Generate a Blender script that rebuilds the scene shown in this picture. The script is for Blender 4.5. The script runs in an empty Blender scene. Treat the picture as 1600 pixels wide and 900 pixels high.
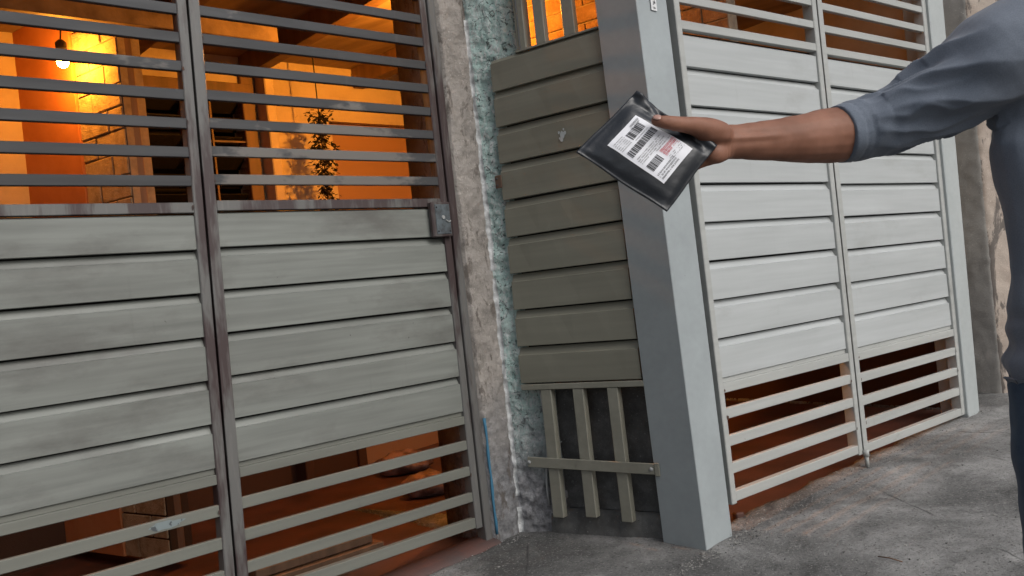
import bpy, math, random
import numpy as np
from mathutils import Vector, noise as mn
random.seed(7); np.random.seed(7)
R_ = math.radians
sc = bpy.context.scene
COL = sc.collection

# ------------------------------------------------------------------ camera
F_PX, PIT, ROL, CAM_H = 1350.0, R_(-0.34), R_(-6.28), 1.05
CAMP = np.array([0, 0, CAM_H])
_f = np.array([0, math.cos(PIT), -math.sin(PIT)]); _r = np.array([1., 0, 0]); _u = np.array([0, math.sin(PIT), math.cos(PIT)])
RIGHT = math.cos(ROL) * _r + math.sin(ROL) * _u
UP = -math.sin(ROL) * _r + math.cos(ROL) * _u
FWD = _f
cd = bpy.data.cameras.new('camera'); cam = bpy.data.objects.new('camera', cd); COL.objects.link(cam)
cd.sensor_width = 36; cd.lens = 36 * F_PX / 1600; cd.clip_start = 0.05; cd.clip_end = 400
from mathutils import Matrix
m = Matrix.Identity(4)
for i in range(3):
    m[i][0] = RIGHT[i]; m[i][1] = UP[i]; m[i][2] = -FWD[i]; m[i][3] = CAMP[i]
cam.matrix_world = m
sc.camera = cam

# ------------------------------------------------------------------ world, sun, exposure
SUN_AZ, SUN_EL = R_(134), R_(42)          # azimuth measured from +Y towards +X: right and slightly behind the camera
wd = bpy.data.worlds.new('World'); sc.world = wd; wd.use_nodes = True
wn = wd.node_tree; wn.nodes.clear()
sky = wn.nodes.new('ShaderNodeTexSky'); sky.sky_type = 'NISHITA'; sky.sun_disc = False
sky.sun_elevation = SUN_EL; sky.sun_rotation = SUN_AZ; sky.dust_density = 4; sky.air_density = 1.0; sky.ozone_density = 1.0
hs = wn.nodes.new('ShaderNodeHueSaturation'); hs.inputs['Saturation'].default_value = 0.5
bg = wn.nodes.new('ShaderNodeBackground'); bg.inputs[1].default_value = 0.13
wo = wn.nodes.new('ShaderNodeOutputWorld')
wn.links.new(sky.outputs[0], hs.inputs['Color']); wn.links.new(hs.outputs[0], bg.inputs[0]); wn.links.new(bg.outputs[0], wo.inputs[0])
sd = bpy.data.lights.new('sun', 'SUN'); sun = bpy.data.objects.new('sun', sd); COL.objects.link(sun)
sd.energy = 1.5; sd.angle = R_(45); sd.color = (1.0, 0.99, 0.97)
sdir = Vector((math.sin(SUN_AZ) * math.cos(SUN_EL), math.cos(SUN_AZ) * math.cos(SUN_EL), math.sin(SUN_EL)))
sun.rotation_euler = sdir.to_track_quat('Z', 'Y').to_euler(); sun.location = (6, -3, 8)
sc.view_settings.view_transform = 'Standard'; sc.view_settings.look = 'None'
sc.view_settings.exposure = -0.05; sc.view_settings.gamma = 1.0
sc.render.engine = 'CYCLES'
sc.cycles.use_denoising = True
sc.cycles.max_bounces = 8

# ------------------------------------------------------------------ projection helpers (pixel -> direction -> surface)
def ray(x, y):
    return FWD + (x - 800) / F_PX * RIGHT - (y - 450) / F_PX * UP
def at_depth(x, y, d):
    return CAMP + ray(x, y) * d
GA, GB = 0.0269, 0.0355
def gz(x, y): return GA * (x - .62) + GB * (y - 3.27)
def on_ground(x, y):
    d = ray(x, y); t = (gz(0, 0) - CAM_H) / (d[2] - GA * d[0] - GB * d[1]); return CAMP + d * t
def on_plane(x, y, P, n):
    d = ray(x, y); return CAMP + d * (np.dot(n, P - CAMP) / np.dot(n, d))
YL, YR, YM = R_(47.67), R_(51.08), R_(-55.6)
def dirv(y): return np.array([math.sin(y), math.cos(y), 0.])
def nrm(y): return np.array([math.cos(y), -math.sin(y), 0.])
dL, dR, dM = dirv(YL), dirv(YR), dirv(YM)
nL, nR, nM = nrm(YL), nrm(YR), -nrm(YM)
Z = np.array([0, 0, 1.])
A = np.array([.6235, 3.2738, 0]); B = np.array([.7568, 3.4081, 0]); C = np.array([.4846, 3.4213, 0]); G = np.array([-.0764, 3.8056, 0])
GL = G - .03 * nL; PR0 = B - .02 * nR
def warp(xs, ks):
    return lambda s, z: s + np.interp(s, xs, ks) * (z - 1.1)
wL = warp([-1.25, -.19], [.023, 0.]); wR = warp([.03, 1.07, 2.15, 2.33], [-.0075, .0147, .033, .054]); wM = warp([.02, .58], [.012, -.0155])
def frame(P0, d, n, w=None):
    def f(s, z, q):
        ss = w(s, z) if w else s
        return P0 + ss * d + q * n + z * Z
    return f
fL, fR, fM = frame(GL, dL, nL, wL), frame(PR0, dR, nR, wR), frame(C, dM, nM, wM)

# ------------------------------------------------------------------ objects
W = {}
def link(o, parent, origin):
    COL.objects.link(o); W[o.name] = np.array(origin, float)
    if parent is not None:
        o.parent = parent; o.location = Vector(W[o.name] - W[parent.name])
    else:
        o.location = Vector(origin)
def ob(name, verts, faces, mats, parent=None, smooth=False, midx=None, origin=None):
    v = np.asarray(verts, float)
    if origin is None:
        origin = np.array([(v[:, 0].min() + v[:, 0].max()) / 2, (v[:, 1].min() + v[:, 1].max()) / 2, v[:, 2].min()])
    me = bpy.data.meshes.new(name)
    me.from_pydata((v - origin).tolist(), [], [list(f) for f in faces])
    if not isinstance(mats, (list, tuple)): mats = [mats]
    for mm in mats: me.materials.append(mm)
    if midx is not None: me.polygons.foreach_set('material_index', np.asarray(midx, dtype=np.int32))
    if smooth: me.polygons.foreach_set('use_smooth', np.ones(len(me.polygons), dtype=bool))
    me.update()
    o = bpy.data.objects.new(name, me); link(o, parent, origin)
    return o
def thing(name, label, cat, loc, group=None):
    o = bpy.data.objects.new(name, None); o.empty_display_size = .1; link(o, None, loc); tag(o, label, cat, group); return o
def tag(o, label, cat, group=None):
    o['label'] = label; o['category'] = cat
    if group: o['group'] = group
    return o
def struct(o): o['kind'] = 'structure'; return o

class MB:
    def __init__(s): s.v = []; s.f = []; s.m = []
    def add(s, v, f, mi=0):
        n = len(s.v); s.v += [list(p) for p in v]; s.f += [[i + n for i in q] for q in f]; s.m += [mi] * len(f)
    def build(s, name, mats, parent=None, smooth=False, **k):
        return ob(name, s.v, s.f, mats, parent, smooth, s.m, **k)
def cbox(fr, s0, s1, z0, z1, q0, q1, b=.002):
    """chamfered box in frame coordinates: verts, faces"""
    ax = [(s0, s1), (z0, z1), (q0, q1)]
    b = min(b, *[abs(a[1] - a[0]) * .45 for a in ax])
    V = []; idx = {}
    for i in (0, 1):
        for j in (0, 1):
            for k in (0, 1):
                c = (i, j, k)
                for a in range(3):
                    p = []
                    for t in range(3):
                        val = ax[t][c[t]]
                        if t != a: val += b if c[t] == 0 else -b
                        p.append(val)
                    idx[(c, a)] = len(V); V.append(fr(*p))
    Fc = []
    for a in range(3):
        o1, o2 = [(1, 2), (2, 0), (0, 1)][a]
        for side in (0, 1):
            q = []
            for (x, y) in ((0, 0), (1, 0), (1, 1), (0, 1)):
                c = [0, 0, 0]; c[a] = side; c[o1] = x; c[o2] = y; q.append(idx[(tuple(c), a)])
            Fc.append(q if side else q[::-1])
    for a in range(3):
        o1, o2 = [(1, 2), (2, 0), (0, 1)][a]
        for x in (0, 1):
            for y in (0, 1):
                c0 = [0, 0, 0]; c0[a] = 0; c0[o1] = x; c0[o2] = y; c1 = list(c0); c1[a] = 1
                c0, c1 = tuple(c0), tuple(c1)
                Fc.append([idx[(c0, o1)], idx[(c1, o1)], idx[(c1, o2)], idx[(c0, o2)]])
    for i in (0, 1):
        for j in (0, 1):
            for k in (0, 1):
                Fc.append([idx[((i, j, k), 0)], idx[((i, j, k), 1)], idx[((i, j, k), 2)]])
    return V, Fc
def bar(name, fr, s0, s1, z0, z1, q0, q1, mat, parent, b=.002):
    v, f = cbox(fr, s0, s1, z0, z1, q0, q1, b); o = ob(name, v, f, mat, parent); fixn(o); return o
def fixn(o):
    import bmesh
    bm = bmesh.new(); bm.from_mesh(o.data); bmesh.ops.recalc_face_normals(bm, faces=bm.faces); bm.to_mesh(o.data); bm.free()
def grid_faces(nu, nv):
    return [[i * nv + j, (i + 1) * nv + j, (i + 1) * nv + j + 1, i * nv + j + 1] for i in range(nu - 1) for j in range(nv - 1)]
def tube(pts, r, n=8, caps=True):
    pts = [np.array(p, float) for p in pts]; rr = r if hasattr(r, '__len__') else [r] * len(pts)
    V = []; Fc = []
    for i, p in enumerate(pts):
        t = pts[min(i + 1, len(pts) - 1)] - pts[max(i - 1, 0)]; t /= np.linalg.norm(t)
        a = np.cross(t, [0, 0, 1.] if abs(t[2]) < .9 else [1., 0, 0]); a /= np.linalg.norm(a); c = np.cross(t, a)
        for k in range(n):
            w = 2 * math.pi * k / n; V.append(p + rr[i] * (math.cos(w) * a + math.sin(w) * c))
    for i in range(len(pts) - 1):
        for k in range(n): Fc.append([i * n + k, i * n + (k + 1) % n, (i + 1) * n + (k + 1) % n, (i + 1) * n + k])
    if caps: Fc.append(list(range(n))[::-1]); Fc.append([(len(pts) - 1) * n + k for k in range(n)])
    return V, Fc
def uvsphere(c, r, nu=12, nv=8, sc3=(1, 1, 1)):
    V = [np.array(c) + np.array([0, 0, -r * sc3[2]])]; Fc = []
    for j in range(1, nv):
        t = -math.pi / 2 + math.pi * j / nv
        for i in range(nu):
            w = 2 * math.pi * i / nu; V.append(np.array(c) + r * np.array([math.cos(t) * math.cos(w) * sc3[0], math.cos(t) * math.sin(w) * sc3[1], math.sin(t) * sc3[2]]))
    V.append(np.array(c) + np.array([0, 0, r * sc3[2]])); T = len(V) - 1
    for i in range(nu):
        Fc.append([0, 1 + (i + 1) % nu, 1 + i]); Fc.append([T, 1 + (nv - 2) * nu + i, 1 + (nv - 2) * nu + (i + 1) % nu])
        for j in range(nv - 2):
            a = 1 + j * nu; Fc.append([a + i, a + (i + 1) % nu, a + nu + (i + 1) % nu, a + nu + i])
    return V, Fc

# ------------------------------------------------------------------ materials
class Mat:
    def __init__(s, name, rough=.6, metal=0., spec=.5):
        s.m = bpy.data.materials.new(name); s.m.use_nodes = True; s.t = s.m.node_tree
        s.b = s.t.nodes['Principled BSDF']; s.b.inputs['Roughness'].default_value = rough; s.b.inputs['Metallic'].default_value = metal
        s.b.inputs['Specular IOR Level'].default_value = spec
        s.pos = s.t.nodes.new('ShaderNodeNewGeometry').outputs['Position']
    def n(s, ty, **k):
        nd = s.t.nodes.new(ty)
        for a, b in k.items(): setattr(nd, a, b)
        return nd
    def L(s, a, b): s.t.links.new(a, b)
    def put(s, inp, val):
        if hasattr(val, 'is_linked') or hasattr(val, 'links'): s.L(val, inp)
        elif hasattr(val, '__len__') and len(val) == 3 and inp.type == 'RGBA': inp.default_value = (*val, 1)
        else: inp.default_value = val
    def map(s, yaw=None, stretch=(1, 1, 1), src=None):
        nd = s.n('ShaderNodeMapping', vector_type='TEXTURE'); s.L(src or s.pos, nd.inputs['Vector'])
        if yaw is not None: nd.inputs['Rotation'].default_value = (0, 0, math.pi / 2 - yaw)
        nd.inputs['Scale'].default_value = stretch; return nd.outputs[0]
    def noise(s, scale, vec=None, detail=4, rough=.55, dist=0.):
        nd = s.n('ShaderNodeTexNoise'); nd.inputs['Scale'].default_value = scale; nd.inputs['Detail'].default_value = detail
        nd.inputs['Roughness'].default_value = rough; nd.inputs['Distortion'].default_value = dist
        s.L(vec if vec is not None else s.pos, nd.inputs['Vector']); return nd.outputs['Fac']
    def voro(s, scale, vec=None, feature='F1', rnd=1.):
        nd = s.n('ShaderNodeTexVoronoi', feature=feature); nd.inputs['Scale'].default_value = scale; nd.inputs['Randomness'].default_value = rnd
        s.L(vec if vec is not None else s.pos, nd.inputs['Vector']); return nd.outputs['Distance']
    def ramp(s, fac, stops):
        nd = s.n('ShaderNodeValToRGB'); e = nd.color_ramp.elements
        while len(e) < len(stops): e.new(.5)
        for i, (p, c) in enumerate(stops):
            e[i].position = p; e[i].color = (c, c, c, 1) if not hasattr(c, '__len__') else (*c, 1)
        s.L(fac, nd.inputs[0]); return nd.outputs[0]
    def mix(s, fac, a, b, mode='MIX'):
        nd = s.n('ShaderNodeMix', data_type='RGBA', blend_type=mode); s.put(nd.inputs[0], fac); s.put(nd.inputs[6], a); s.put(nd.inputs[7], b); return nd.outputs[2]
    def math(s, op, a, b=0.):
        nd = s.n('ShaderNodeMath', operation=op); s.put(nd.inputs[0], a); s.put(nd.inputs[1], b); return nd.outputs[0]
    def zc(s):
        nd = s.n('ShaderNodeSeparateXYZ'); s.L(s.pos, nd.inputs[0]); return nd.outputs[2]
    def col(s, c): s.put(s.b.inputs['Base Color'], c); return s
    def rgh(s, c): s.put(s.b.inputs['Roughness'], c); return s
    def bump(s, h, strength=.3, dist=.002):
        nd = s.n('ShaderNodeBump'); nd.inputs['Strength'].default_value = strength; nd.inputs['Distance'].default_value = dist
        s.L(h, nd.inputs['Height']); s.L(nd.outputs[0], s.b.inputs['Normal']); return s

def paint(name, base, alt, stain, yaw, rough=.5, s_lo=.62, s_hi=.75, s_amt=.7, streak=.12, stretch=7, scale=5, chips=None, drip=.35):
    M = Mat(name, rough)
    v = M.map(yaw, (stretch, 1, 1))
    c = M.mix(M.ramp(M.noise(scale, v, 5), [(.3, 0), (.7, 1)]), base, alt)
    st = M.ramp(M.noise(38, M.map(yaw, (22, 1, 1)), 3), [(.3, 1 - streak), (.7, 1 + streak * .3)])
    c = M.mix(1.0, c, st, 'MULTIPLY')
    sm = M.ramp(M.noise(scale * .8, M.map(yaw, (stretch * .35, 1, 1)), 6, .65), [(s_lo, 0), (s_hi, s_amt)])
    c = M.mix(sm, c, stain)
    dr = M.ramp(M.noise(30, M.map(yaw, (1, 1, 14)), 4, .6), [(.60, 0), (.80, drip)])
    c = M.mix(M.math('MULTIPLY', dr, M.ramp(M.noise(3.3, None, 3), [(.48, 0), (.62, 1)])), c, stain)
    if chips:
        cm = M.ramp(M.noise(55, None, 4, .6), [(.70, 0), (.73, 1)]); cm2 = M.ramp(M.noise(6, None, 3), [(.52, 0), (.62, 1)])
        c = M.mix(M.math('MULTIPLY', cm, cm2), c, chips)
    M.col(c)
    M.rgh(M.ramp(M.noise(14, v, 3), [(.3, rough - .08), (.7, rough + .16)]))
    M.bump(M.noise(160, None, 3), .12, .001)
    return M.m

MT = {}
MT['L_board'] = paint('worn_grey_green_paint', (.205, .218, .20), (.15, .156, .142), (.065, .058, .052), YL, .48, .50, .74, .8, .22, chips=(.06, .05, .045))
MT['L_slat'] = paint('dark_weathered_steel_paint', (.052, .054, .058), (.034, .033, .034), (.16, .145, .13), YL, .6, .58, .62, .8, .2, 6, 3.2)  # upper slats: weathered, with overhang shade put into the paint colour
MT['L_low'] = paint('grey_green_slat_paint', (.17, .175, .15), (.13, .132, .115), (.07, .06, .055), YL, .5, .62, .76, .7, .12)
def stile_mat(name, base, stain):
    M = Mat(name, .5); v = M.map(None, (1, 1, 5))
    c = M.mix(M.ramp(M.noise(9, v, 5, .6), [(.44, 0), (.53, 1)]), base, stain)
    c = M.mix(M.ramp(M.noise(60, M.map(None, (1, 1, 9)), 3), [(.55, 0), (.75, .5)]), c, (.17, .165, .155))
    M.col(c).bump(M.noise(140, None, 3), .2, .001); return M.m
MT['L_stile'] = stile_mat('stained_shaded_steel', (.115, .113, .108), (.046, .030, .030))  # brown stains, plus overhang shade put into the dark tone
MT['dark_gap'] = Mat('black_backing', .9).col((.012, .012, .012)).m  # for added light blockers, so gaps read as dark shade
MT['M_board'] = paint('dark_olive_paint', (.20, .195, .155), (.165, .16, .125), (.27, .27, .24), YM, .5, .70, .8, .5, .1, 5, 5)
MT['M_bar'] = paint('olive_bar_paint', (.23, .225, .185), (.185, .18, .145), (.07, .06, .05), None, .5, .62, .75, .6, .1, 1, 6)
MT['R_board'] = paint('pale_grey_paint', (.43, .452, .455), (.38, .40, .40), (.24, .24, .225), YR, .42, .58, .80, .55, .09)
MT['R_slat'] = paint('pale_grey_slat_paint', (.40, .41, .395), (.34, .35, .335), (.20, .20, .185), YR, .45, .64, .76, .6, .1, 4, 7, chips=(.16, .15, .13))
MT['pillar'] = paint('blue_grey_pillar_paint', (.33, .365, .375), (.28, .31, .32), (.24, .25, .25), None, .4, .68, .85, .4, .05, 1, 4, chips=(.15, .15, .15))
MT['R_post'] = paint('light_blue_grey_paint', (.40, .43, .43), (.35, .38, .38), (.28, .28, .27), None, .4, .66, .8, .5, .05, 1, 4)
MT['rust'] = Mat('rust', .85).col((.10, .06, .04)).m
MT['steel'] = (lambda M: M.col(M.mix(M.ramp(M.noise(30), [(.4, 0), (.6, 1)]), (.13, .155, .17), (.07, .078, .085))).m)(Mat('lock_steel', .4, .3))
MT['blue'] = Mat('blue_paint', .7).col((.04, .15, .24)).m
MT['white_edge'] = Mat('pale_cable', .6).col((.30, .31, .31)).m
MT['paper'] = Mat('paper', .6).col((.72, .73, .77)).m
MT['ink'] = Mat('black_ink', .6).col((.03, .03, .035)).m
MT['red_ink'] = Mat('red_ink', .6).col((.55, .02, .04)).m

def cement(name, cols, sc1=7, flecks=True, bstr=.5, bd=.006):
    M = Mat(name, .9, 0, .25)
    n1 = M.noise(sc1, None, 8, .65)
    c = M.ramp(n1, [(.3, cols[0]), (.5, cols[1]), (.7, cols[2])])
    if flecks:
        c = M.mix(M.ramp(M.noise(120, None, 3, .7), [(.62, 0), (.74, .6)]), c, tuple(min(1, x * 2.0) for x in cols[2]))
        c = M.mix(M.ramp(M.noise(70, None, 5, .7, 1.), [(.28, .8), (.38, 0)]), c, tuple(x * .45 for x in cols[0]))
    M.col(c); M.bump(M.noise(90, None, 8, .7, .6), bstr, bd); return M
def street_mat():
    M = Mat('rough_concrete', .9, 0, .3)
    big = M.noise(1.6, None, 7, .62, .4)
    c = M.ramp(big, [(.36, (.095, .095, .093)), (.48, (.175, .174, .17)), (.60, (.32, .317, .31))])
    c = M.mix(.9, c, M.ramp(M.noise(9, None, 9, .75), [(.3, .66), (.7, 1.3)]), 'MULTIPLY')
    c = M.mix(M.ramp(M.noise(105, None, 4, .65), [(.55, 0), (.68, .6)]), c, (.38, .375, .36))
    c = M.mix(M.ramp(M.noise(85, None, 4, .65), [(.34, .7), (.45, 0)]), c, (.045, .044, .043))
    cr = M.ramp(M.voro(1.1, M.map(None, (1, 1.6, 1), None), 'DISTANCE_TO_EDGE'), [(.0, 1), (.006, 0)])
    c = M.mix(M.math('MULTIPLY', cr, M.ramp(M.noise(2.2), [(.5, 0), (.56, .8)])), c, (.03, .03, .03))
    M.col(c)
    h = M.math('ADD', M.noise(60, None, 8, .75), M.math('MULTIPLY', M.noise(230, None, 2), .6))
    M.bump(h, 1.0, .012); return M.m
MT['street'] = street_mat()
MT['red_floor'] = (lambda M: (M.col(M.mix(M.ramp(M.noise(5, None, 6), [(.35, 0), (.65, 1)]), (.11, .046, .034), (.055, .028, .022))), M.bump(M.noise(50, None, 5), .3, .003), M.m)[-1])(Mat('red_painted_floor', .5))
MT['sill'] = (lambda M: (M.col(M.mix(M.ramp(M.noise(7, None, 6), [(.35, 0), (.65, 1)]), (.10, .048, .04), (.065, .045, .042))), M.bump(M.noise(50, None, 5), .4, .003), M.m)[-1])(Mat('dark_red_sill', .7))
def render_mat():
    M = cement('tan_render', [(.24, .22, .20), (.36, .33, .30), (.44, .405, .375)], 8, True, .9, .012)
    old = M.b.inputs['Base Color'].links[0].from_socket
    zn = M.math('ADD', M.zc(), M.math('MULTIPLY', M.noise(7, None, 5), .5))
    grey = M.ramp(M.noise(22, None, 6, .7), [(.3, (.11, .11, .115)), (.5, (.22, .22, .225)), (.7, (.36, .36, .37))])
    c = M.mix(M.ramp(zn, [(.55, 1), (.95, 0)]), old, grey)
    top = M.ramp(M.noise(14, M.map(None, (1, 1, 2.5)), 7, .72, .8), [(.55, 0), (.62, .75)])
    c = M.mix(top, c, (.12, .10, .085)); M.col(c); return M.m
def teal_mat():
    M = cement('teal_flaking_paint', [(.28, .41, .385), (.40, .54, .51), (.53, .645, .62)], 16, True, 1.0, .014)
    old = M.b.inputs['Base Color'].links[0].from_socket
    fl = M.ramp(M.noise(34, M.map(None, (1, 1, 2.2)), 7, .75, 2.4), [(.51, 0), (.57, .9)])
    c = M.mix(fl, old, (.62, .64, .63))
    dk = M.ramp(M.noise(26, None, 6, .72, 2.2), [(.38, .9), (.45, 0)])
    c = M.mix(dk, c, (.05, .058, .058))
    zn = M.math('ADD', M.zc(), M.math('MULTIPLY', M.noise(7, None, 5), .5))
    grey = M.ramp(M.noise(26, None, 6, .7), [(.3, (.12, .12, .124)), (.5, (.27, .27, .28)), (.7, (.46, .46, .47))])
    c = M.mix(M.ramp(zn, [(.5, 1), (.85, 0)]), c, grey); M.col(c); return M.m
MT['tan'] = render_mat(); MT['teal'] = teal_mat()
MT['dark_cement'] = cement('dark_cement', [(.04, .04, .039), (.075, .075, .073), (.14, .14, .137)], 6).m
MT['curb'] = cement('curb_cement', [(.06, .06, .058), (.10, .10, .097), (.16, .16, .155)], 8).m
MT['grey_wall'] = cement('grey_cement', [(.32, .305, .28), (.42, .40, .37), (.50, .48, .445)], 4).m
def beige_mat():
    M = cement('peeling_beige_paint', [(.32, .26, .215), (.44, .37, .315), (.48, .42, .36)], 4, True, .5, .006)
    old = M.b.inputs['Base Color'].links[0].from_socket
    pe = M.ramp(M.noise(8, M.map(None, (1, 1, 3)), 7, .7, .8), [(.52, 0), (.57, .9)])
    M.col(M.mix(pe, old, (.13, .115, .105))); return M.m
MT['beige'] = beige_mat()
# interior
def low_wall_shade(M, c2):  # paints walls dark low down, standing in for shade
    old = M.b.inputs['Base Color'].links[0].from_socket; M.col(M.mix(M.ramp(M.math('ADD', M.zc(), M.math('MULTIPLY', M.noise(20), .03)), [(.98, 1), (.99, 0)]), old, c2)); return M
MT['plaster'] = low_wall_shade(cement('interior_plaster', [(.42, .34, .25), (.56, .46, .34), (.64, .53, .40)], 2.5, False, .3, .005), (.07, .035, .022)).m
MT['brick'] = cement('painted_brick', [(.38, .28, .18), (.50, .38, .25), (.58, .45, .30)], 14, True, .6, .004).m
MT['brick'] = cement('painted_brick', [(.30, .21, .13), (.50, .38, .25), (.58, .45, .30)], 17, True, 1., .01).m
MT['mortar'] = low_wall_shade(cement('mortar', [(.16, .12, .09), (.22, .17, .12), (.28, .21, .15)], 20, False), (.05, .03, .02)).m
MT['wood'] = (lambda M: (M.col(M.ramp(M.noise(18, M.map(YL, (1, 1, 8)), 5), [(.3, (.08, .045, .025)), (.7, (.17, .09, .05))])), M.m)[-1])(Mat('brown_wood', .55))
MT['ceil'] = (lambda M: (M.col(M.ramp(M.noise(9, M.map(YM, (6, 1, 1)), 6), [(.3, (.14, .09, .055)), (.7, (.30, .21, .14))])), M.bump(M.noise(40, M.map(YM, (6, 1, 1)), 5), .4, .005), M.m)[-1])(Mat('ceiling_boards', .7))
MT['glass'] = Mat('dark_louvre_glass', .12).col((.02, .018, .015)).m
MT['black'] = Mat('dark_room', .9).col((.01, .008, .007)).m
MT['leaf'] = Mat('dark_leaf', .8).col((.012, .010, .006)).m
MT['pink'] = (lambda M: (M.col(M.mix(M.ramp(M.noise(12), [(.4, 0), (.6, 1)]), (.30, .19, .18), (.10, .06, .055))), M.m)[-1])(Mat('pinkish_sack', .7))
def emis(name, c, s):
    M = Mat(name); M.b.inputs['Emission Color'].default_value = (*c, 1); M.b.inputs['Emission Strength'].default_value = s; return M.m
WARM = (1.0, .345, .032)
for _k, _s in (('a', 720), ('b', 3700), ('c', 190)): MT['bulb_' + _k] = emis('glowing_bulb_' + _k, WARM, _s)
# person / parcel
def skin_mat():
    M = Mat('skin', .55, 0, .28)
    c = M.mix(M.ramp(M.noise(14, None, 6), [(.38, 0), (.62, 1)]), (.185, .083, .052), (.255, .12, .078))
    c = M.mix(M.ramp(M.noise(260, None, 2), [(.62, 0), (.8, .25)]), c, (.14, .065, .045))
    M.col(c); M.b.inputs['Subsurface Weight'].default_value = .12; M.b.inputs['Subsurface Radius'].default_value = (.01, .004, .002); M.b.inputs['Subsurface Scale'].default_value = .4
    M.bump(M.noise(300, None, 3), .12, .001); return M.m
MT['skin'] = skin_mat()
def cloth(name, a, b, sc1, bs):
    M = Mat(name, .85, 0, .2); c = M.mix(M.ramp(M.noise(sc1, None, 5), [(.3, 0), (.7, 1)]), a, b)
    c = M.mix(.5, c, M.ramp(M.noise(500, None, 2), [(.3, .75), (.7, 1.2)]), 'MULTIPLY')
    M.col(c); M.b.inputs['Sheen Weight'].default_value = .15; M.bump(M.noise(700, None, 2), bs, .0008); return M.m
MT['shirt'] = cloth('blue_grey_jersey', (.115, .138, .175), (.15, .172, .21), 7, .4)
MT['jeans'] = cloth('dark_denim', (.022, .042, .075), (.042, .07, .11), 30, .5)
MT['hair'] = Mat('black_hair', .5).col((.012, .01, .009)).m
MT['shoe'] = Mat('dark_shoe', .6).col((.03, .03, .03)).m
MT['eye'] = Mat('eye', .2).col((.6, .58, .55)).m
def poly_mat():
    M = Mat('black_poly_mailer', .33, 0, .5); M.col((.016, .019, .024))
    M.rgh(M.ramp(M.noise(30, None, 4), [(.3, .26), (.7, .46)])); M.bump(M.noise(60, None, 5, .6), .25, .003); return M.m
MT['mailer'] = poly_mat()

# ================================================================== GROUND
def axis(a, b, st, lo, hi):
    mid = np.arange(a, b + 1e-6, st); out = [mid]
    x, d = a, st; l = []
    while x > lo: d *= 1.35; x -= d; l.append(x)
    h = []; x, d = b, st
    while x < hi: d *= 1.35; x += d; h.append(x)
    return np.concatenate([np.array(l[::-1]), mid, np.array(h)])
gx = axis(-1.3, 3.6, .022, -40, 40); gy = axis(1.6, 6.2, .022, -40, 40)
def inside_amount(x, y):
    p = np.array([x, y, 0]); q = p - GL; sL = q @ dL; oL = q @ nL
    e = .035 * mn.noise(Vector((x * 4, y * 4, 3.1))) + .02 * mn.noise(Vector((x * 15, y * 15, 1.7)))
    a = (.06 + e - oL) if sL < -.12 else -1
    q = p - PR0; sR = q @ dR; oR = q @ nR
    b = (-.085 + e * .8 - oR) if (sR > -.02 and sR < 2.3) else -1
    q = p - C; oM = q @ nM
    c = min(-.16 - oM, -.12 - oL) if sR < 2.3 and oR < -.06 else -1
    return max(a, b, c)
V = []
for x in gx:
    for y in gy:
        z = gz(x, y)
        if -1.6 < x < 4 and 1 < y < 6.5:
            z += .006 * mn.fractal(Vector((x * 2.2, y * 2.2, 0)), 1, 2, 4) + .0035 * mn.fractal(Vector((x * 22, y * 22, 5)), .8, 2, 3)
            a = inside_amount(x, y)
            z += .006 * max(0, 1 - abs(a + .03) / .05) * (1 + mn.noise(Vector((x * 30, y * 30, 0))))
            if a > 0: z -= min(.05, a * 2.2)
        elif -9 < x < 9 and 0 < y < 13 and inside_amount(x, y) > 0: z -= .05
        V.append((x, y, z))
struct(ob('street', V, grid_faces(len(gx), len(gy)), MT['street'], smooth=True, origin=(0, 0, 0)))
# scattered grit on the street
mb = MB(); rnd = random.Random(3)
for i in range(900):
    px = rnd.uniform(640, 1600); py = rnd.uniform(700, 905)
    p = on_ground(px, py); 
    if inside_amount(p[0], p[1]) > -.02 or (p - C) @ nM < -.02 and p[0] < .6: continue
    r = rnd.choice([.0012, .0016, .002, .0028, .004]) * rnd.uniform(.6, 1.2)
    v, f = uvsphere(p + np.array([0, 0, r * .5]), r, 5, 3, (rnd.uniform(.8, 1.6), rnd.uniform(.7, 1.2), rnd.uniform(.5, .8))); mb.add(v, f, rnd.choice([0, 0, 1]))
MT['grit_a'] = Mat('pale_grit', .9).col((.27, .265, .25)).m; MT['grit_b'] = Mat('dark_grit', .9).col((.07, .068, .065)).m
for i in range(1400):
    if rnd.random() < .5: q0 = PR0 + rnd.uniform(-.02, 2.3) * dR + (.11 + rnd.gauss(0, .035) - .09) * nR + rnd.choice([0, 0, .05, .1]) * rnd.random() * nR
    elif rnd.random() < .5: q0 = GL + rnd.uniform(-1.2, -.02) * dL + (.09 + rnd.gauss(0, .02)) * nL
    else: q0 = A + rnd.uniform(-.25, .3) * dR + rnd.uniform(.01, .09) * nR
    if inside_amount(q0[0], q0[1]) > .005: continue
    r = rnd.choice([.0010, .0014, .002, .003]) * rnd.uniform(.6, 1.2)
    v, f = uvsphere(np.array([q0[0], q0[1], gz(q0[0], q0[1]) + .006 + r * .4]), r, 6, 4, (rnd.uniform(.8, 1.6), rnd.uniform(.7, 1.4), rnd.uniform(.5, .8))); mb.add(v, f, rnd.choice([0, 0, 0, 1]))
o = mb.build('grit', [MT['grit_a'], MT['grit_b']], origin=(1, 3, 0)); o['kind'] = 'stuff'; o['label'] = 'small stones and grit scattered over the street concrete'

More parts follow.
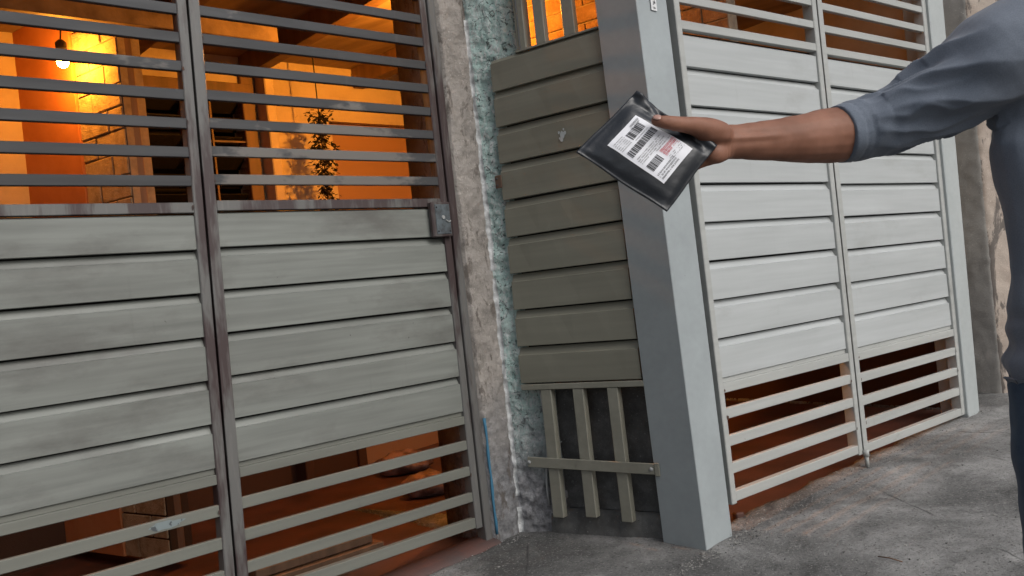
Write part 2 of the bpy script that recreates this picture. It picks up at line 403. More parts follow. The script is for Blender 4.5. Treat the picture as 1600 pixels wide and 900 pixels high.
# ================================================================== GATE LEAVES
def board(fr, s0, s1, zb, pitch, face, mat, parent, seg=10, seed=0, top=None, q0=0.):
    rr = random.Random(seed); dq = rr.uniform(-.0012, .0012) + q0; dz = rr.uniform(-.001, .001); tilt = rr.uniform(-.0012, .0012)
    H = top if top else pitch - .006
    prof = [(-.026, 0), (0, 0.0), (.0008, .0015), (.0008, face - .0015), (-.0065, face + .0008), (-.008, face + .003), (-.021, H), (-.026, H)]
    if top and top <= face: prof = [(-.022, 0), (0, 0), (.0008, .0015), (.0008, H), (-.022, H)]
    n = len(prof); V = []; Fc = []
    for i in range(seg + 1):
        s = s0 + (s1 - s0) * i / seg; wv = .0011 * math.sin(i * 1.3 + seed) + .0006 * math.sin(i * 2.9 + seed * 2)
        for k, (q, z) in enumerate(prof):
            V.append(fr(s, zb + z + dz + tilt * (i / seg - .5), q + dq + (wv if .01 < z < face else 0)))
    for i in range(seg):
        for k in range(n): Fc.append([i * n + k, i * n + (k + 1) % n, (i + 1) * n + (k + 1) % n, (i + 1) * n + k])
    Fc.append(list(range(n))); Fc.append([seg * n + k for k in range(n)][::-1])
    o = ob('board', V, Fc, mat, parent); fixn(o); return o

def leaf_L(label, s0, s1, dz, extra):
    t = thing('gate_leaf', label, 'gate', GL + (s0 + s1) / 2 * dL + .07 * Z, 'leaves of the dark weathered double gate')
    sw = .035; a, b = s0 + sw, s1 - sw
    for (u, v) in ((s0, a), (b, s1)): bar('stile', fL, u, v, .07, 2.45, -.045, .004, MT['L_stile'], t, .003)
    bar('rail', fL, a, b, .07 + dz, .112 + dz, -.03, .001, MT['L_low'], t)
    bar('rail', fL, a, b, .512 + dz, .546 + dz, -.03, .002, MT['L_low'], t)
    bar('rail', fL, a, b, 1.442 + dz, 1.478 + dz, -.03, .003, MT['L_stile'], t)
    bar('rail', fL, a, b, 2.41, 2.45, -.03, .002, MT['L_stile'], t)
    for k in range(3): bar('slat', fL, a - .002, b + .002, .181 + .111 * k + dz, .220 + .111 * k + dz, -.022, -.001, MT['L_low'], t)
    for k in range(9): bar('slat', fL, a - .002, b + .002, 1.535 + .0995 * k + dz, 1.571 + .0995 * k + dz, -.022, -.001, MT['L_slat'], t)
    for k in range(6): board(fL, a, b, .567 + .150 * k + dz, .150, .117, MT['L_board'], t, seed=k + int(s0 * 100), top=.118 if k == 5 else None, q0=-.004)
    bar('light_block_sheet', fL, a, b, .546 + dz, 1.442 + dz, -.042, -.034, MT['dark_gap'], t, .001)  # added sheet, stops interior light showing between the boards
    bar('sealing_strip', fL, a, b, .546 + dz, .5665 + dz, -.026, -.012, MT['L_low'], t, .001)
    extra(t)
    return t
def left_extra(t): pass
def right_extra(t):
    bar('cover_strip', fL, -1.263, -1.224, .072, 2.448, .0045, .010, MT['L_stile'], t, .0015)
    bar('light_block_strip', fL, -1.285, -1.245, .075, 2.445, -.056, -.0455, MT['dark_gap'], t, .0015)  # added dark strip, blocks lamp light through the leaf gap
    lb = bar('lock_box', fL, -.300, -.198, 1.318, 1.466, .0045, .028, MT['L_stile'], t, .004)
    pl = bar('lock_plate', fL, -.282, -.206, 1.330, 1.455, .0285, .031, MT['steel'], lb, .001)
    for (s, z) in ((-.274, 1.443), (-.274, 1.342), (-.213, 1.342)):
        v, f = uvsphere(fL(s, z, .031), .004, 8, 5); ob('screw', v, f, MT['ink'], lb, True)
    v, f = tube([fL(-.245, 1.40, .031), fL(-.245, 1.40, .036)], .008, 14); ob('keyhole_cylinder', v, f, MT['white_edge'], lb)
    v, f = tube([fL(-.232, 1.388, .0335), fL(-.218, 1.380, .034), fL(-.207, 1.384, .0335)], .003, 8); ob('latch', v, f, MT['white_edge'], lb)
MT['rust_mark'] = (lambda M: M.col(M.mix(M.ramp(M.noise(60), [(.4, 0), (.6, 1)]), (.075, .035, .022), (.045, .032, .03))).m)(Mat('rust_mark', .9))
left_leaf = leaf_L('dark weathered gate leaf at the left edge, glowing bulb behind its slats', -2.27, -1.268, 0., left_extra)
right_leaf = leaf_L('dark weathered gate leaf with the lock box, next to the teal pier', -1.256, -.19, .006, right_extra)
sl = [c for c in left_leaf.children if c.name.startswith('slat')][2]
MT['touch_up'] = (lambda M: M.col(M.mix(M.ramp(M.noise(45, None, 4, .6), [(.58, 0), (.62, .8)]), (.18, .215, .22), (.04, .042, .048))).m)(Mat('touch_up_paint', .4))
def patch(name, fr, s, z, q, rs, rz, mat, parent, sd):
    V = [fr(s, z, q)]
    for k in range(18):
        a = 2 * math.pi * k / 18; r = 1 + .45 * mn.noise(Vector((math.cos(a) * 1.7, math.sin(a) * 1.7, sd))); V.append(fr(s + rs * r * math.cos(a), z + rz * r * math.sin(a), q))
    return ob(name, V, [[0, 1 + k, 1 + (k + 1) % 18] for k in range(18)], mat, parent)
pp_ = on_plane(262, 827, GL, nL); patch('paint_patch', fL, (pp_ - GL) @ dL + .014, .4225, .0004, .055, .0125, MT['touch_up'], sl, 2.)
t = thing('gate_post', 'narrow stained steel jamb between the locked gate leaf and the tan pier', 'post', fL(-.165, .0, 0))
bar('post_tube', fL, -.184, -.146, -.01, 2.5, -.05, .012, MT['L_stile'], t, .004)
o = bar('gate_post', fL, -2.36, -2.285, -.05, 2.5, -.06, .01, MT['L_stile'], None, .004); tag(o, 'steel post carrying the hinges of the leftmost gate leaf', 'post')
t = thing('blue_strip', 'bright blue painted strip at the foot of the tan pier', 'strip', fL(-.135, 0, .02))
v, f = tube([fL(-.139 + .0015 * math.sin(i * 1.7), .03 + i * .05, .030) for i in range(11)], [.0062 + .0012 * math.sin(i * 2.1) for i in range(11)], 8)
ob('pipe', v, f, MT['blue'], t, True)

def leaf_R(label, s0, s1, b0, b1, dz):
    t = thing('gate_leaf', label, 'gate', PR0 + (s0 + s1) / 2 * dR + .115 * Z, 'leaves of the pale grey double gate')
    for (u, v) in ((s0, b0), (b1, s1)): bar('stile', fR, u, v, .115, 2.46, -.05, .006, MT['R_slat'], t, .003)
    P = .158
    for k in range(9): board(fR, b0, b1, .616 + P * k + dz, P, .124, MT['R_board'], t, seed=50 + k + int(s0 * 10), top=.136 if k == 8 else None, q0=-.006)
    for k in range(3): bar('slat', fR, b0 - .002, b1 + .002, .231 + .11 * k + dz, .273 + .11 * k + dz, -.022, .001, MT['R_slat'], t)
    for k in range(3): bar('slat', fR, b0 - .002, b1 + .002, 2.135 + .108 * k + dz, 2.170 + .108 * k + dz, -.022, .001, MT['R_slat'], t)
    bar('rail', fR, b0, b1, .12 + dz, .16 + dz, -.03, .003, MT['R_slat'], t)
    bar('rail', fR, b0, b1, .556 + dz, .594 + dz, -.03, .003, MT['R_slat'], t)
    bar('rail', fR, b0, b1, 2.026 + dz, 2.062 + dz, -.03, .003, MT['R_slat'], t)
    bar('rail', fR, b0, b1, 2.42, 2.46, -.03, .003, MT['R_slat'], t)
    bar('sealing_strip', fR, b0, b1, .594 + dz, .6145 + dz, -.028, -.012, MT['R_slat'], t, .001)
    bar('light_block_sheet', fR, b0, b1, .594 + dz, 2.026 + dz, -.046, -.036, MT['dark_gap'], t, .001)  # added dark sheet keeping room light out of the board gaps
    return t
rl = leaf_R('pale grey gate leaf beside the blue grey pillar, behind the parcel', .031, 1.057, .064, 1.022, .003)
rr_ = leaf_R('pale grey gate leaf at the far end, behind the sleeve', 1.068, 2.150, 1.108, 2.120, -.005)
bar('cover_strip', fR, 1.060, 1.086, .118, 2.458, .0065, .011, MT['R_slat'], rr_, .0015)
v, f = tube([fR(1.063, .12, .0165), fR(1.063, .055, .0165)], [.010, .010], 10); ob('drop_bolt', v, f, MT['R_slat'], rr_, True)
v, f = tube([fR(1.063, .135, .0165), fR(1.063, .105, .0165)], [.014, .014], 10); ob('bolt_sleeve', v, f, MT['R_slat'], rr_, True)

# right post
t = thing('gate_post', 'smooth light blue grey square post at the far end of the pale gate', 'post', fR(2.24, .09, -.05))
bar('post_tube', fR, 2.163, 2.322, .06, 2.6, -.13, .02, MT['R_post'], t, .004)
bar('hinge_flange', fR, 2.1535, 2.1625, .12, 2.5, -.045, .004, MT['R_slat'], t, .001)

# pillar
def lean(P, px):
    q = on_plane(px, 0, P, np.array([0, 1., 0])); d = (q - P) / q[2]; return lambda z: P + d * z
lA, lB, lC = lean(A, 993.8), lean(B, 1041), lean(C, 928.8)
t = thing('pillar', 'tall blue grey box pillar standing at the corner of the pale gate', 'pillar', (A + B + C) / 3)
V = []; NZ = 14
for i in range(NZ + 1):
    z = -.06 + 2.72 * i / NZ
    a, b, c = lA(z), lB(z), lC(z); d = b + c - a; e = .0025
    poly = []
    P4 = [a, b, d, c]
    for k in range(4):
        p, pn, pp = P4[k], P4[(k + 1) % 4], P4[k - 1]
        poly += [p + (pp - p) / np.linalg.norm(pp - p) * e, p + (pn - p) / np.linalg.norm(pn - p) * e]
    V += poly
Fc = [[i * 8 + k, i * 8 + (k + 1) % 8, (i + 1) * 8 + (k + 1) % 8, (i + 1) * 8 + k] for i in range(NZ) for k in range(8)] + [list(range(8)), list(range(NZ * 8, NZ * 8 + 8))]
o = ob('pillar_body', V, Fc, MT['pillar'], t); fixn(o)
bar('gap_light_block', fR, -.02, .031, .02, 2.6, -.075, -.045, MT['dark_gap'], t, .002)  # added dark strip hiding the light leak beside the pillar
for k_ in range(26):
    lf_, fr_, ss_ = (left_leaf, fL, (-1.3035, -2.24)) if k_ % 4 == 0 else (right_leaf, fL, (-1.2205, -.2255)) if k_ % 4 == 1 else (rl, fR, (.064, 1.022)) if k_ % 4 == 2 else (rr_, fR, (1.108, 2.12))
    s_ = random.choice(ss_) + random.uniform(-.004, .004); z_ = random.choice([.2, .31, .42, .53, 1.46, 1.55, 1.65, 1.75, 1.85, 1.95, 2.05]) if fr_ is fL else random.choice([.14, .25, .36, .47, .575, 2.045, 2.15])
    patch('rust_spot', fr_, s_, z_ + random.uniform(-.01, .01), .0050 if fr_ is fL else .0070, random.uniform(.002, .005), random.uniform(.003, .010), MT['rust_mark'], lf_, k_ * .7)
# small white sticker on the pillar
dAB = lB(2.12) - lA(2.12); dAB[2] = 0; dAB /= np.linalg.norm(dAB); nAB = np.array([dAB[1], -dAB[0], 0])
st_c = on_plane(1021, 8, lA(2.12) + .003 * nAB, nAB)
fS = frame(np.array([st_c[0], st_c[1], 0]), dAB, nAB)
t = thing('sticker', 'small torn white paper sticker with dark print high on the pillar', 'sticker', st_c)
MT['sticker'] = Mat('sticker_paper', .6).col((.62, .63, .64)).m
bar('sheet', fS, -.018, .018, st_c[2] - .022, st_c[2] + .04, .001, .0022, MT['sticker'], t, .0003)
mb = MB()
for (s0, s1, z0, z1) in ((-.004, -.001, .004, .016), (.001, .010, .006, .012), (-.006, .0, .001, .004), (.003, .008, .013, .018), (-.008, .007, -.010, -.008), (-.006, .009, -.014, -.012)):
    mb.add([fS(s0, st_c[2] + z0, .0028), fS(s1, st_c[2] + z0, .0028), fS(s1, st_c[2] + z1, .0028), fS(s0, st_c[2] + z1, .0028)], [[0, 1, 2, 3]])
mb.build('print', MT['ink'], t)

# ================================================================== PIER (tan and teal faces)
def rough_prism(name, poly, mats, mid, z0, z1, amp, parent, step=.012, zst=.014, seed=0., leanv=(0, 0), edge=None):
    """vertical prism with displaced faces; poly: list of xy points, mid: material per side, amp: displacement per side"""
    cols = []; n = len(poly)
    for k in range(n):
        p, q = np.array(poly[k], float), np.array(poly[(k + 1) % n], float); L = np.linalg.norm(q - p); m = max(1, int(L / step)) if amp[k] > 0 else 1
        no = np.array([(q - p)[1], -(q - p)[0]]) / L
        for i in range(m): cols.append((p + (q - p) * i / m, no, k, amp[k], min(i, m - i) / m * L))
    nz = int((z1 - z0) / zst); V = []; nc = len(cols)
    for j in range(nz + 1):
        z = z0 + (z1 - z0) * j / nz
        for (p, no, k, am, ed) in cols:
            x, y = p[0] + leanv[0] * z, p[1] + leanv[1] * z
            d = am * (mn.fractal(Vector((x * 24 + seed, y * 24, z * 17)), .8, 2.1, 5) * .9 + .7 * mn.noise(Vector((x * 5, y * 5, z * 3 + seed)))) if am > 0 else 0
            if ed < .012 and am > 0: d -= .007 * (.5 + mn.noise(Vector((seed, k, z * 22))) + .5 * mn.noise(Vector((seed, k, z * 70))))
            V.append((x + no[0] * d, y + no[1] * d, z))
    Fc = []; mi = []
    for j in range(nz):
        for c in range(nc):
            c2 = (c + 1) % nc; Fc.append([j * nc + c, j * nc + c2, (j + 1) * nc + c2, (j + 1) * nc + c]); mi.append(2 if edge is not None and cols[c][4] < .007 and math.hypot(cols[c][0][0] - edge[0], cols[c][0][1] - edge[1]) < .02 and mn.noise(Vector((j * zst * 9, 3.3, 0))) > -.35 else mid[cols[c][2]])
    Fc.append([nz * nc + c for c in range(nc)]); mi.append(mid[0])
    o = ob(name, V, Fc, mats, parent, True, mi); fixn(o); return o
g2 = G[:2]; eM = -dM[:2]
t = thing('pier', 'rough masonry pier, tan render on one side and flaking teal paint on the other', 'pier', G)
rear = g2 + eM * .215 - nM[:2] * .075
# order the outline so that the outward normal (dy, -dx) points away from the pier
po = [rear, g2, g2 - dL[:2] * .143, g2 - dL[:2] * .143 - nL[:2] * .34, rear - nL[:2] * .26]
def area(p): return sum(p[i][0] * p[(i + 1) % len(p)][1] - p[(i + 1) % len(p)][0] * p[i][1] for i in range(len(p))) / 2
mids = [1, 0, 0, 0, 1]; amps = [.016, .008, 0, 0, 0]
if area(po) < 0:
    po = po[::-1]                                     # sides become (4,3),(3,2),(2,1),(1,0),(0,4)
    mids = [0, 0, 0, 1, 1]; amps = [0, 0, .008, .016, 0]
MT['white_plaster'] = cement('chipped_white_edge', [(.30, .31, .31), (.50, .51, .51), (.66, .67, .67)], 30).m
rough_prism('pier_body', po, [MT['tan'], MT['teal'], MT['white_plaster']], mids, -.05, 2.65, amps, t, step=.006, zst=.007, seed=2., edge=g2)
# rusty hinge plate
hp = on_plane(777, 285, C, nM); hs_ = (hp - C) @ dM
t2 = thing('hinge_plate', 'small rusty hinge plate screwed to the teal face of the pier', 'bracket', hp)
bar('plate', fM, hs_ - .022, hs_ + .012, hp[2] - .028, hp[2] + .028, .004, .010, MT['rust'], t2, .002)
for dz in (-.014, .014):
    v, f = uvsphere(fM(hs_, hp[2] + dz, .011), .004, 8, 5); ob('screw', v, f, MT['ink'], t2, True)

# ================================================================== FIXED PANEL between pier and pillar
t = thing('fixed_panel', 'dark olive boarded panel with bars between the teal pier and the pillar', 'panel', fM(.3, 0, 0))
MZ = [.657, .817, .976, 1.134, 1.294, 1.454, 1.613, 1.772, 1.926]
for k, z in enumerate(MZ):
    board(fM, .022, .588, z, .159, .122, MT['M_board'], t, seed=90 + k, top=.139 if k == 8 else None, q0=.0)
sp_ = on_plane(879, 211, C, nM)
mbk = [c for c in t.children if c.name.startswith('board')][7]
for k_, (a_, b_, r_) in enumerate(((0, 0, .012), (.014, .012, .005), (-.014, .008, .006), (.003, -.02, .007), (-.01, .022, .004), (.012, -.012, .004))): patch('paint_splat', fM, (sp_ - C) @ dM + a_, sp_[2] + b_, .0042, r_, r_ * 1.2, MT['R_post'], mbk, k_ * 1.3)
bar('light_block_sheet', fM, .024, .55, .655, 2.06, -.038, -.029, MT['dark_gap'], t, .001)  # added light blocker behind the olive boards
bar('rail', fM, .012, .586, .626, .650, -.03, .006, MT['M_bar'], t)
bar('ledge', fM, .03, .45, 2.066, 2.074, -.05, -.004, MT['M_bar'], t, .001)
for (s0, s1) in ((.440, .492), (.287, .337), (.130, .178)):
    bar('bar', fM, s0, s1, .07 + .02 * random.random() - .003, .625, -.03, .004, MT['M_bar'], t, .003)
for (s0, s1) in ((.292, .342), (.142, .200)):
    bar('bar', fM, s0, s1, 2.075, 2.6, -.045, -.012, MT['M_bar'], t, .003)
bar('window_jamb', fM, .395, .425, 2.075, 2.6, -.06, -.012, MT['M_bar'], t, .003)
bar('white_edging', fM, .426, .436, 2.075, 2.6, -.05, -.02, MT['white_edge'], t, .002)
bar('window_jamb', fM, .437, .452, 2.04, 2.6, -.06, -.024, MT['M_bar'], t, .003)
fX = lambda s, z, q: fM(s, z + (s - .29) * .03, q)
cb = bar('cross_bar', fX, .006, .585, .285, .329, .0045, .014, MT['M_bar'], t, .002)
for s in (.575, .02):
    v, f = uvsphere(fX(s, .307, .014), .008, 10, 6); ob('bolt', v, f, MT['white_edge'], cb, True)
bar('end_clip', fX, -.016, .005, .280, .333, .010, .0165, MT['M_bar'], cb, .002)
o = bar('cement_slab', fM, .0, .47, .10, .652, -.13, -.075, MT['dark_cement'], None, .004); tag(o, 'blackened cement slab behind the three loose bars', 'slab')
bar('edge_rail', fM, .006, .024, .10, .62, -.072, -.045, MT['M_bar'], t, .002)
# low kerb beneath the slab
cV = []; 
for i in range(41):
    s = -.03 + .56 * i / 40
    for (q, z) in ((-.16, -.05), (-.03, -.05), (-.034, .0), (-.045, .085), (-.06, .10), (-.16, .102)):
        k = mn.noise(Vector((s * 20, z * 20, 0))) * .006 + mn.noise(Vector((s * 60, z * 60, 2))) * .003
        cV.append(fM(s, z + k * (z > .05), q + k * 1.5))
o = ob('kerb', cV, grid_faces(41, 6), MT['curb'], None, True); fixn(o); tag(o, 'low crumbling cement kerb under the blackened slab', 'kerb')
v, f = tube([fM(.515 - .012 * math.sin(i * .5), .64 - i * .052, -.03 + .004 * math.sin(i)) for i in range(11)], .0055, 8)
o = ob('cable', v, f, MT['white_edge'], None, True); tag(o, 'thin pale cable hanging between the pier and the first loose bar', 'cable')
# broken brick chip beside the pillar foot
pc = on_ground(1154, 808); v, f = cbox(lambda a, b, c: pc + np.array([a * .9 - c * .3, a * .3 + c, b]), -.022, .022, -.01, .022, -.018, .018, .006)
o = ob('brick_fragment', v, f, MT['red_floor']); fixn(o); tag(o, 'broken red brick fragment beside the foot of the pillar', 'brick')
pt = on_ground(1372, 872); p2 = on_ground(1410, 880)
v, f = tube([pt + np.array([0, 0, .006]), (pt + p2) / 2 + np.array([0, .004, .008]), p2 + np.array([0, 0, .005])], .0022, 6)
o = ob('twig', v, f, MT['wood'], None, True); tag(o, 'thin dry twig lying on the concrete in front', 'twig')

# ================================================================== RIGHT-HAND WALL
K = on_ground(1567, 614); Kt = on_plane(1508, 0, K, np.array([0, 1., 0])); lv = (Kt - K)[:2] / (Kt[2] - K[2])
t = thing('masonry_wall', 'old masonry wall end, grey cement and peeling beige paint, behind the person', 'wall', K)
k2 = K[:2] - lv * K[2]; gd = np.array([-.62, .785]); bd = np.array([.998, .06])
po = [k2 + gd * .55, k2, k2 + bd * 1.4, k2 + bd * 1.4 + gd * .55]
mids = [0, 1, 1, 0]; amps = [.006, .008, 0, 0]
if area(po) < 0: po = po[::-1]; mids = [1, 1, 0, 0]; amps = [0, .008, .006, 0]
rough_prism('wall_body', po, [MT['grey_wall'], MT['beige']], mids, 0, 3.0, amps, t, step=.02, zst=.02, seed=9., leanv=lv)

# ================================================================== HOUSE INTERIOR
H = thing('house', 'warm lit garage interior of the house seen through the gate slats', 'house', GL - 2.0 * nL)
CEIL = 2.66
LL = GL - 2.9 * dL; RR = PR0 + 2.34 * dR
fB = frame(GL - 2.0 * nL, dL, nL)
# floor
fp = [LL + .09 * nL, GL + .09 * nL - .1 * dL, GL - .1 * nL + .05 * dL, C - .10 * nM + .1 * dM, PR0 + .03 * nR + .02 * dR, RR + .03 * nR, RR - 6 * nR, LL - 4 * nL]
V = [(p[0], p[1], gz(p[0], p[1]) - .012) for p in fp]
o = struct(ob('garage_floor', V, [list(range(len(V)))], MT['red_floor'], None)); fixn(o)
# red painted threshold under the dark gate
tv = []
for i in range(60):
    s = -2.9 + 2.76 * i / 59
    for (q, z) in ((.07, -.03), (.06, .004), (.03, .016), (-.06, .03), (-.065, -.03)):
        p = GL + s * dL + q * nL; tv.append((p[0], p[1], gz(p[0], p[1]) + z + .003 * mn.noise(Vector((s * 12, q * 30, 0)))))
o = ob('threshold', tv, grid_faces(60, 5), MT['sill'], None, True); fixn(o); tag(o, 'red painted threshold running under the dark weathered gate', 'threshold')
# walls
def wall(name, fr, ss, zz, holes, q0, q1, mat, parent):
    mb = MB()
    for i in range(len(ss) - 1):
        for j in range(len(zz) - 1):
            a, b, c, d = ss[i], ss[i + 1], zz[j], zz[j + 1]
            if any(h[0] <= (a + b) / 2 <= h[1] and h[2] <= (c + d) / 2 <= h[3] for h in holes): continue
            v, f = cbox(fr, a, b, c, d, q0, q1, .0001); mb.add(v, f)
    o = mb.build(name, mat, parent); fixn(o); return o
win = (-.74, -.10, 1.05, 2.42); door = (.50, 1.25, -.1, 2.30)
wl = wall('back_wall', fB, [-2.9, win[0], win[1], door[0], door[1], 7.5], [-.1, win[2], 2.30, win[3], CEIL], [win, door], -.12, 0, MT['plaster'], H)
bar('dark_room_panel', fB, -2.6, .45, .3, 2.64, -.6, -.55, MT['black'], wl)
MT['door'] = Mat('brown_orange_door', .5).col((.34, .19, .10)).m; bar('door_panel', fB, door[0], door[1], -.1, 2.30, -.10, -.06, MT['door'], wl)
for (a, b, c, d) in ((win[0] - .08, win[0], 1.0, 2.6), (win[1], win[1] + .08, 1.0, 2.6), (-.45, -.39, 1.05, 2.42)): bar('window_frame', fB, a, b, c, d, -.10, .03, MT['wood'], wl, .004)
bar('window_head', fB, win[0] - .0795, win[1] + .0795, win[3], win[3] + .07, -.1, .033, MT['wood'], wl, .004)
for k in range(12):
    zc = 1.10 + k * .115
    fl = lambda s, z, q, zc=zc: fB(s, zc + z * .8 + q * .6, -.05 + q * .8 - z * .6)
    bar('louvre_pane', fl, win[0] + .005, -.452, -.004, .004, -.055, .055, MT['glass'], wl, .001)
    bar('louvre_pane', fl, -.388, win[1] - .005, -.004, .004, -.055, .055, MT['glass'], wl, .001)
for k in range(5): bar('muntin', fB, -.385, win[1], 1.25 + .22 * k, 1.262 + .22 * k, .006, .016, MT['wood'], wl, .001)
bar('muntin', fB, -.31, -.298, 1.05, 2.42, .0165, .024, MT['wood'], wl, .001)
bar('door_frame', fB, door[0] - .06, door[0], 0, 2.25, -.1, .03, MT['plaster'], wl, .004)
bar('plaster_pilaster', fB, .0, .06, 0, 2.66, .002, .14, MT['plaster'], wl, .006)
# end walls, lintels and roof
fE = frame(LL, nL, -dL); bar('end_wall', fE, -4.2, .0, -.1, CEIL, -.1, .0, MT['plaster'], H)
fE2 = frame(RR, nR, dR); bar('end_wall', fE2, -6, -.16, -.1, CEIL, -.02, .08, MT['plaster'], H)
bar('front_wall', frame(GL, dL, nL), -5.0, -2.365, -.15, CEIL + .12, -.12, .035, MT['tan'], H)
bar('lintel', frame(GL, dL, nL), -2.36, -.0, 2.51, CEIL, -.12, .03, MT['plaster'], H)
bar('lintel', frame(C, dM, nM), -.05, .62, 2.61, CEIL, -.12, .0, MT['plaster'], H)
bar('lintel', frame(PR0, dR, nR), .0, 2.4, 2.61, CEIL, -.12, .02, MT['plaster'], H)
rp = [LL + .06 * nL, GL + .06 * nL + .05 * dL, C + .03 * nM - .03 * dM, A + .05 * nR, RR + .08 * nR, RR - 6 * nR, LL - 4.2 * nL]
mb = MB(); n = len(rp); v = [(p[0], p[1], CEIL) for p in rp] + [(p[0], p[1], CEIL + .12) for p in rp]
mb.add(v, [list(range(n))[::-1], list(range(n, 2 * n))] + [[i, (i + 1) % n, n + (i + 1) % n, n + i] for i in range(n)])
cl = mb.build('ceiling', MT['ceil'], H); fixn(cl)
fC = frame(GL, dM, dL)      # beams run across the garage, one after the other along the gate
fBm = frame(GL, -nL, dL)
for k, s in enumerate((-2.3, -1.55, -.8, -.05, .75, 1.55, 2.35, 3.15)):
    f_ = frame(GL + s * dL, -nL, dL)
    bar('beam', f_, .14, 1.99 if s < 1 else 1.99, CEIL - .13, CEIL - .001, -.04, .04, MT['wood'], cl, .004)
f_ = frame(GL - 1.05 * nL, dL, nL); bar('cross_beam', f_, -2.9, -.35, CEIL - .23, CEIL - .132, -.05, .05, MT['ceil'], cl, .004)
# brick walls
MT['dark_brick'] = cement('red_brown_brick', [(.10, .055, .03), (.19, .11, .06), (.27, .17, .10)], 11, True, .8, .006).m
def brick_wall(name, fr, s0, s1, z0, z1, bl, bh, parent, brick_from=0., thick=.12, bm='brick'):
    o = bar(name, fr, s0, s1, z0, z1, -thick, -.006, MT['mortar'] if brick_from <= z0 else MT['plaster'], parent, .002)
    rr = random.Random(5); z = max(z0, brick_from); row = 0
    while z < z1 - .02:
        s = s0 - (bl / 2 if row % 2 else 0)
        while s < s1:
            a, b = max(s, s0) + .0035, min(s + bl, s1) - .0035
            if b - a > .03: bar('brick', fr, a, b, z + .0035, min(z + bh, z1) - .0035, -.005, rr.uniform(-.002, .005), MT[bm], o, .006)
            s += bl
        z += bh; row += 1
    return o
E0 = on_plane(195, 200, GL - 1.15 * nL, nL); E0[2] = 0
fK = frame(E0, dM, nM)
brick_wall('brick_wall', fK, 0, .36, 0, CEIL, .24, .105, H)
MT['red_plaster'] = cement('orange_red_wall_paint', [(.46, .17, .07), (.55, .22, .09), (.60, .26, .12)], 3, False, .3, .005).m
bar('plaster_wall', fK, .36, 2.2, 0, CEIL, -.12, .012, MT['red_plaster'], H)
bar('corner_post', frame(E0, dL, nL), .004, .075, 0, CEIL, -.13, -.01, MT['wood'], H, .004)
Q0 = C - .72 * nM - .30 * dM; Q0[2] = 0
fQ = frame(Q0, dM, nM)
brick_wall('brick_bulkhead', fQ, .05, 1.25, 1.92, CEIL, .24, .085, H, 1.9, bm='dark_brick')
# bulbs
def lamp(pos, label, mk, top=CEIL):
    t = thing('hanging_lamp', label, 'lamp', pos, 'bare bulbs under the garage ceiling')
    v, f = uvsphere(pos, .026, 14, 9, (1, 1, 1.2)); ob('bulb', v, f, MT[mk], t, True)
    v, f = tube([pos + [0, 0, .037], pos + [0, 0, .05], pos + [0, 0, .085], pos + [0, 0, .10]], [.017, .024, .026, .012], 14); ob('socket', v, f, MT['ink'], t, True)
    v, f = tube([pos + [0, 0, .099], pos + np.array([.01, 0, .5 * (top - pos[2])]) + [0, 0, .03], np.array([pos[0], pos[1], top - .001])], .004, 6); ob('cord', v, f, MT['ink'], t)
    return t
p1 = on_plane(98, 96, E0 + .12 * nM, nM)
lamp(p1, 'glowing bare bulb hanging by the bright brick wall behind the left gate leaf', 'bulb_a')
lamp(np.array([-.20, 4.35, 2.42]), 'bare bulb hidden behind the teal pier, lighting the ceiling', 'bulb_b')
lamp(np.array([.95, 5.2, 2.2]), 'added bulb, unseen behind the boards of the pale gate', 'bulb_c')  # unseen lamp added to light the room behind the pale gate
# hanging plant by the doorway
hpz = on_plane(498, 178, GL - 1.7 * nL, nL)
t = thing('hanging_plant', 'dark trailing plant hanging in front of the orange doorway', 'plant', hpz - np.array([0, 0, .6]))
v, f = tube([hpz + [0, 0, CEIL - hpz[2] - .001], hpz, hpz - [0, 0, .55]], .004, 6); ob('stem', v, f, MT['leaf'], t)
mb = MB(); rg = random.Random(11)
for i in range(1000):
    z = rg.uniform(-.58, .02); wd_ = .018 + .022 * abs(math.sin(z * 9 + 1)); p = hpz + np.array([rg.gauss(0, wd_), rg.gauss(0, wd_), z]); a = rg.uniform(0, 6.28); l = rg.uniform(.02, .045)
    u = np.array([math.cos(a), math.sin(a), rg.uniform(-.9, .2)]) * l; w = np.array([-math.sin(a), math.cos(a), .1]) * l * .3
    mb.add([p, p + u * .5 + w, p + u, p + u * .5 - w], [[0, 1, 2, 3]])
lf = mb.build('foliage', MT['leaf'], t); lf['kind'] = 'stuff'
# bench and sacks on the garage floor
bp = GL - .42 * nL - .78 * dL; bz = gz(bp[0], bp[1]) - .012; fb = frame(np.array([bp[0], bp[1], bz]), dL, nL)
t = thing('plank_stack', 'low stack of dark planks lying inside behind the locked gate leaf', 'planks', (bp[0], bp[1], bz))
for k in range(3): bar('plank', lambda s_, z_, q_, k=k: fb(s_ + q_ * .12 * (k - 1), z_, q_), -.34 + .03 * k, .36 - .05 * k, .002 + .042 * k, .040 + .042 * k, -.12 + .02 * k, .10 - .02 * k, MT['wood'], t, .004)
ip = on_plane(1301, 45, PR0 - .9 * nR, nR); si = (ip - PR0) @ dR; fI = frame(PR0 - .9 * nR, dR, nR)
o = bar('inner_post', fI, si - .04, si + .045, gz(ip[0], ip[1]) - .012, CEIL, -.05, .05, MT['R_post'], None, .004); tag(o, 'grey post standing inside behind the far pale gate leaf', 'post')
o = bar('door_board', fI, si + .10, si + .20, gz(ip[0], ip[1]) - .012, CEIL, -.30, -.26, MT['door'], None, .004); tag(o, 'narrow orange brown door board behind the grey inner post', 'board')
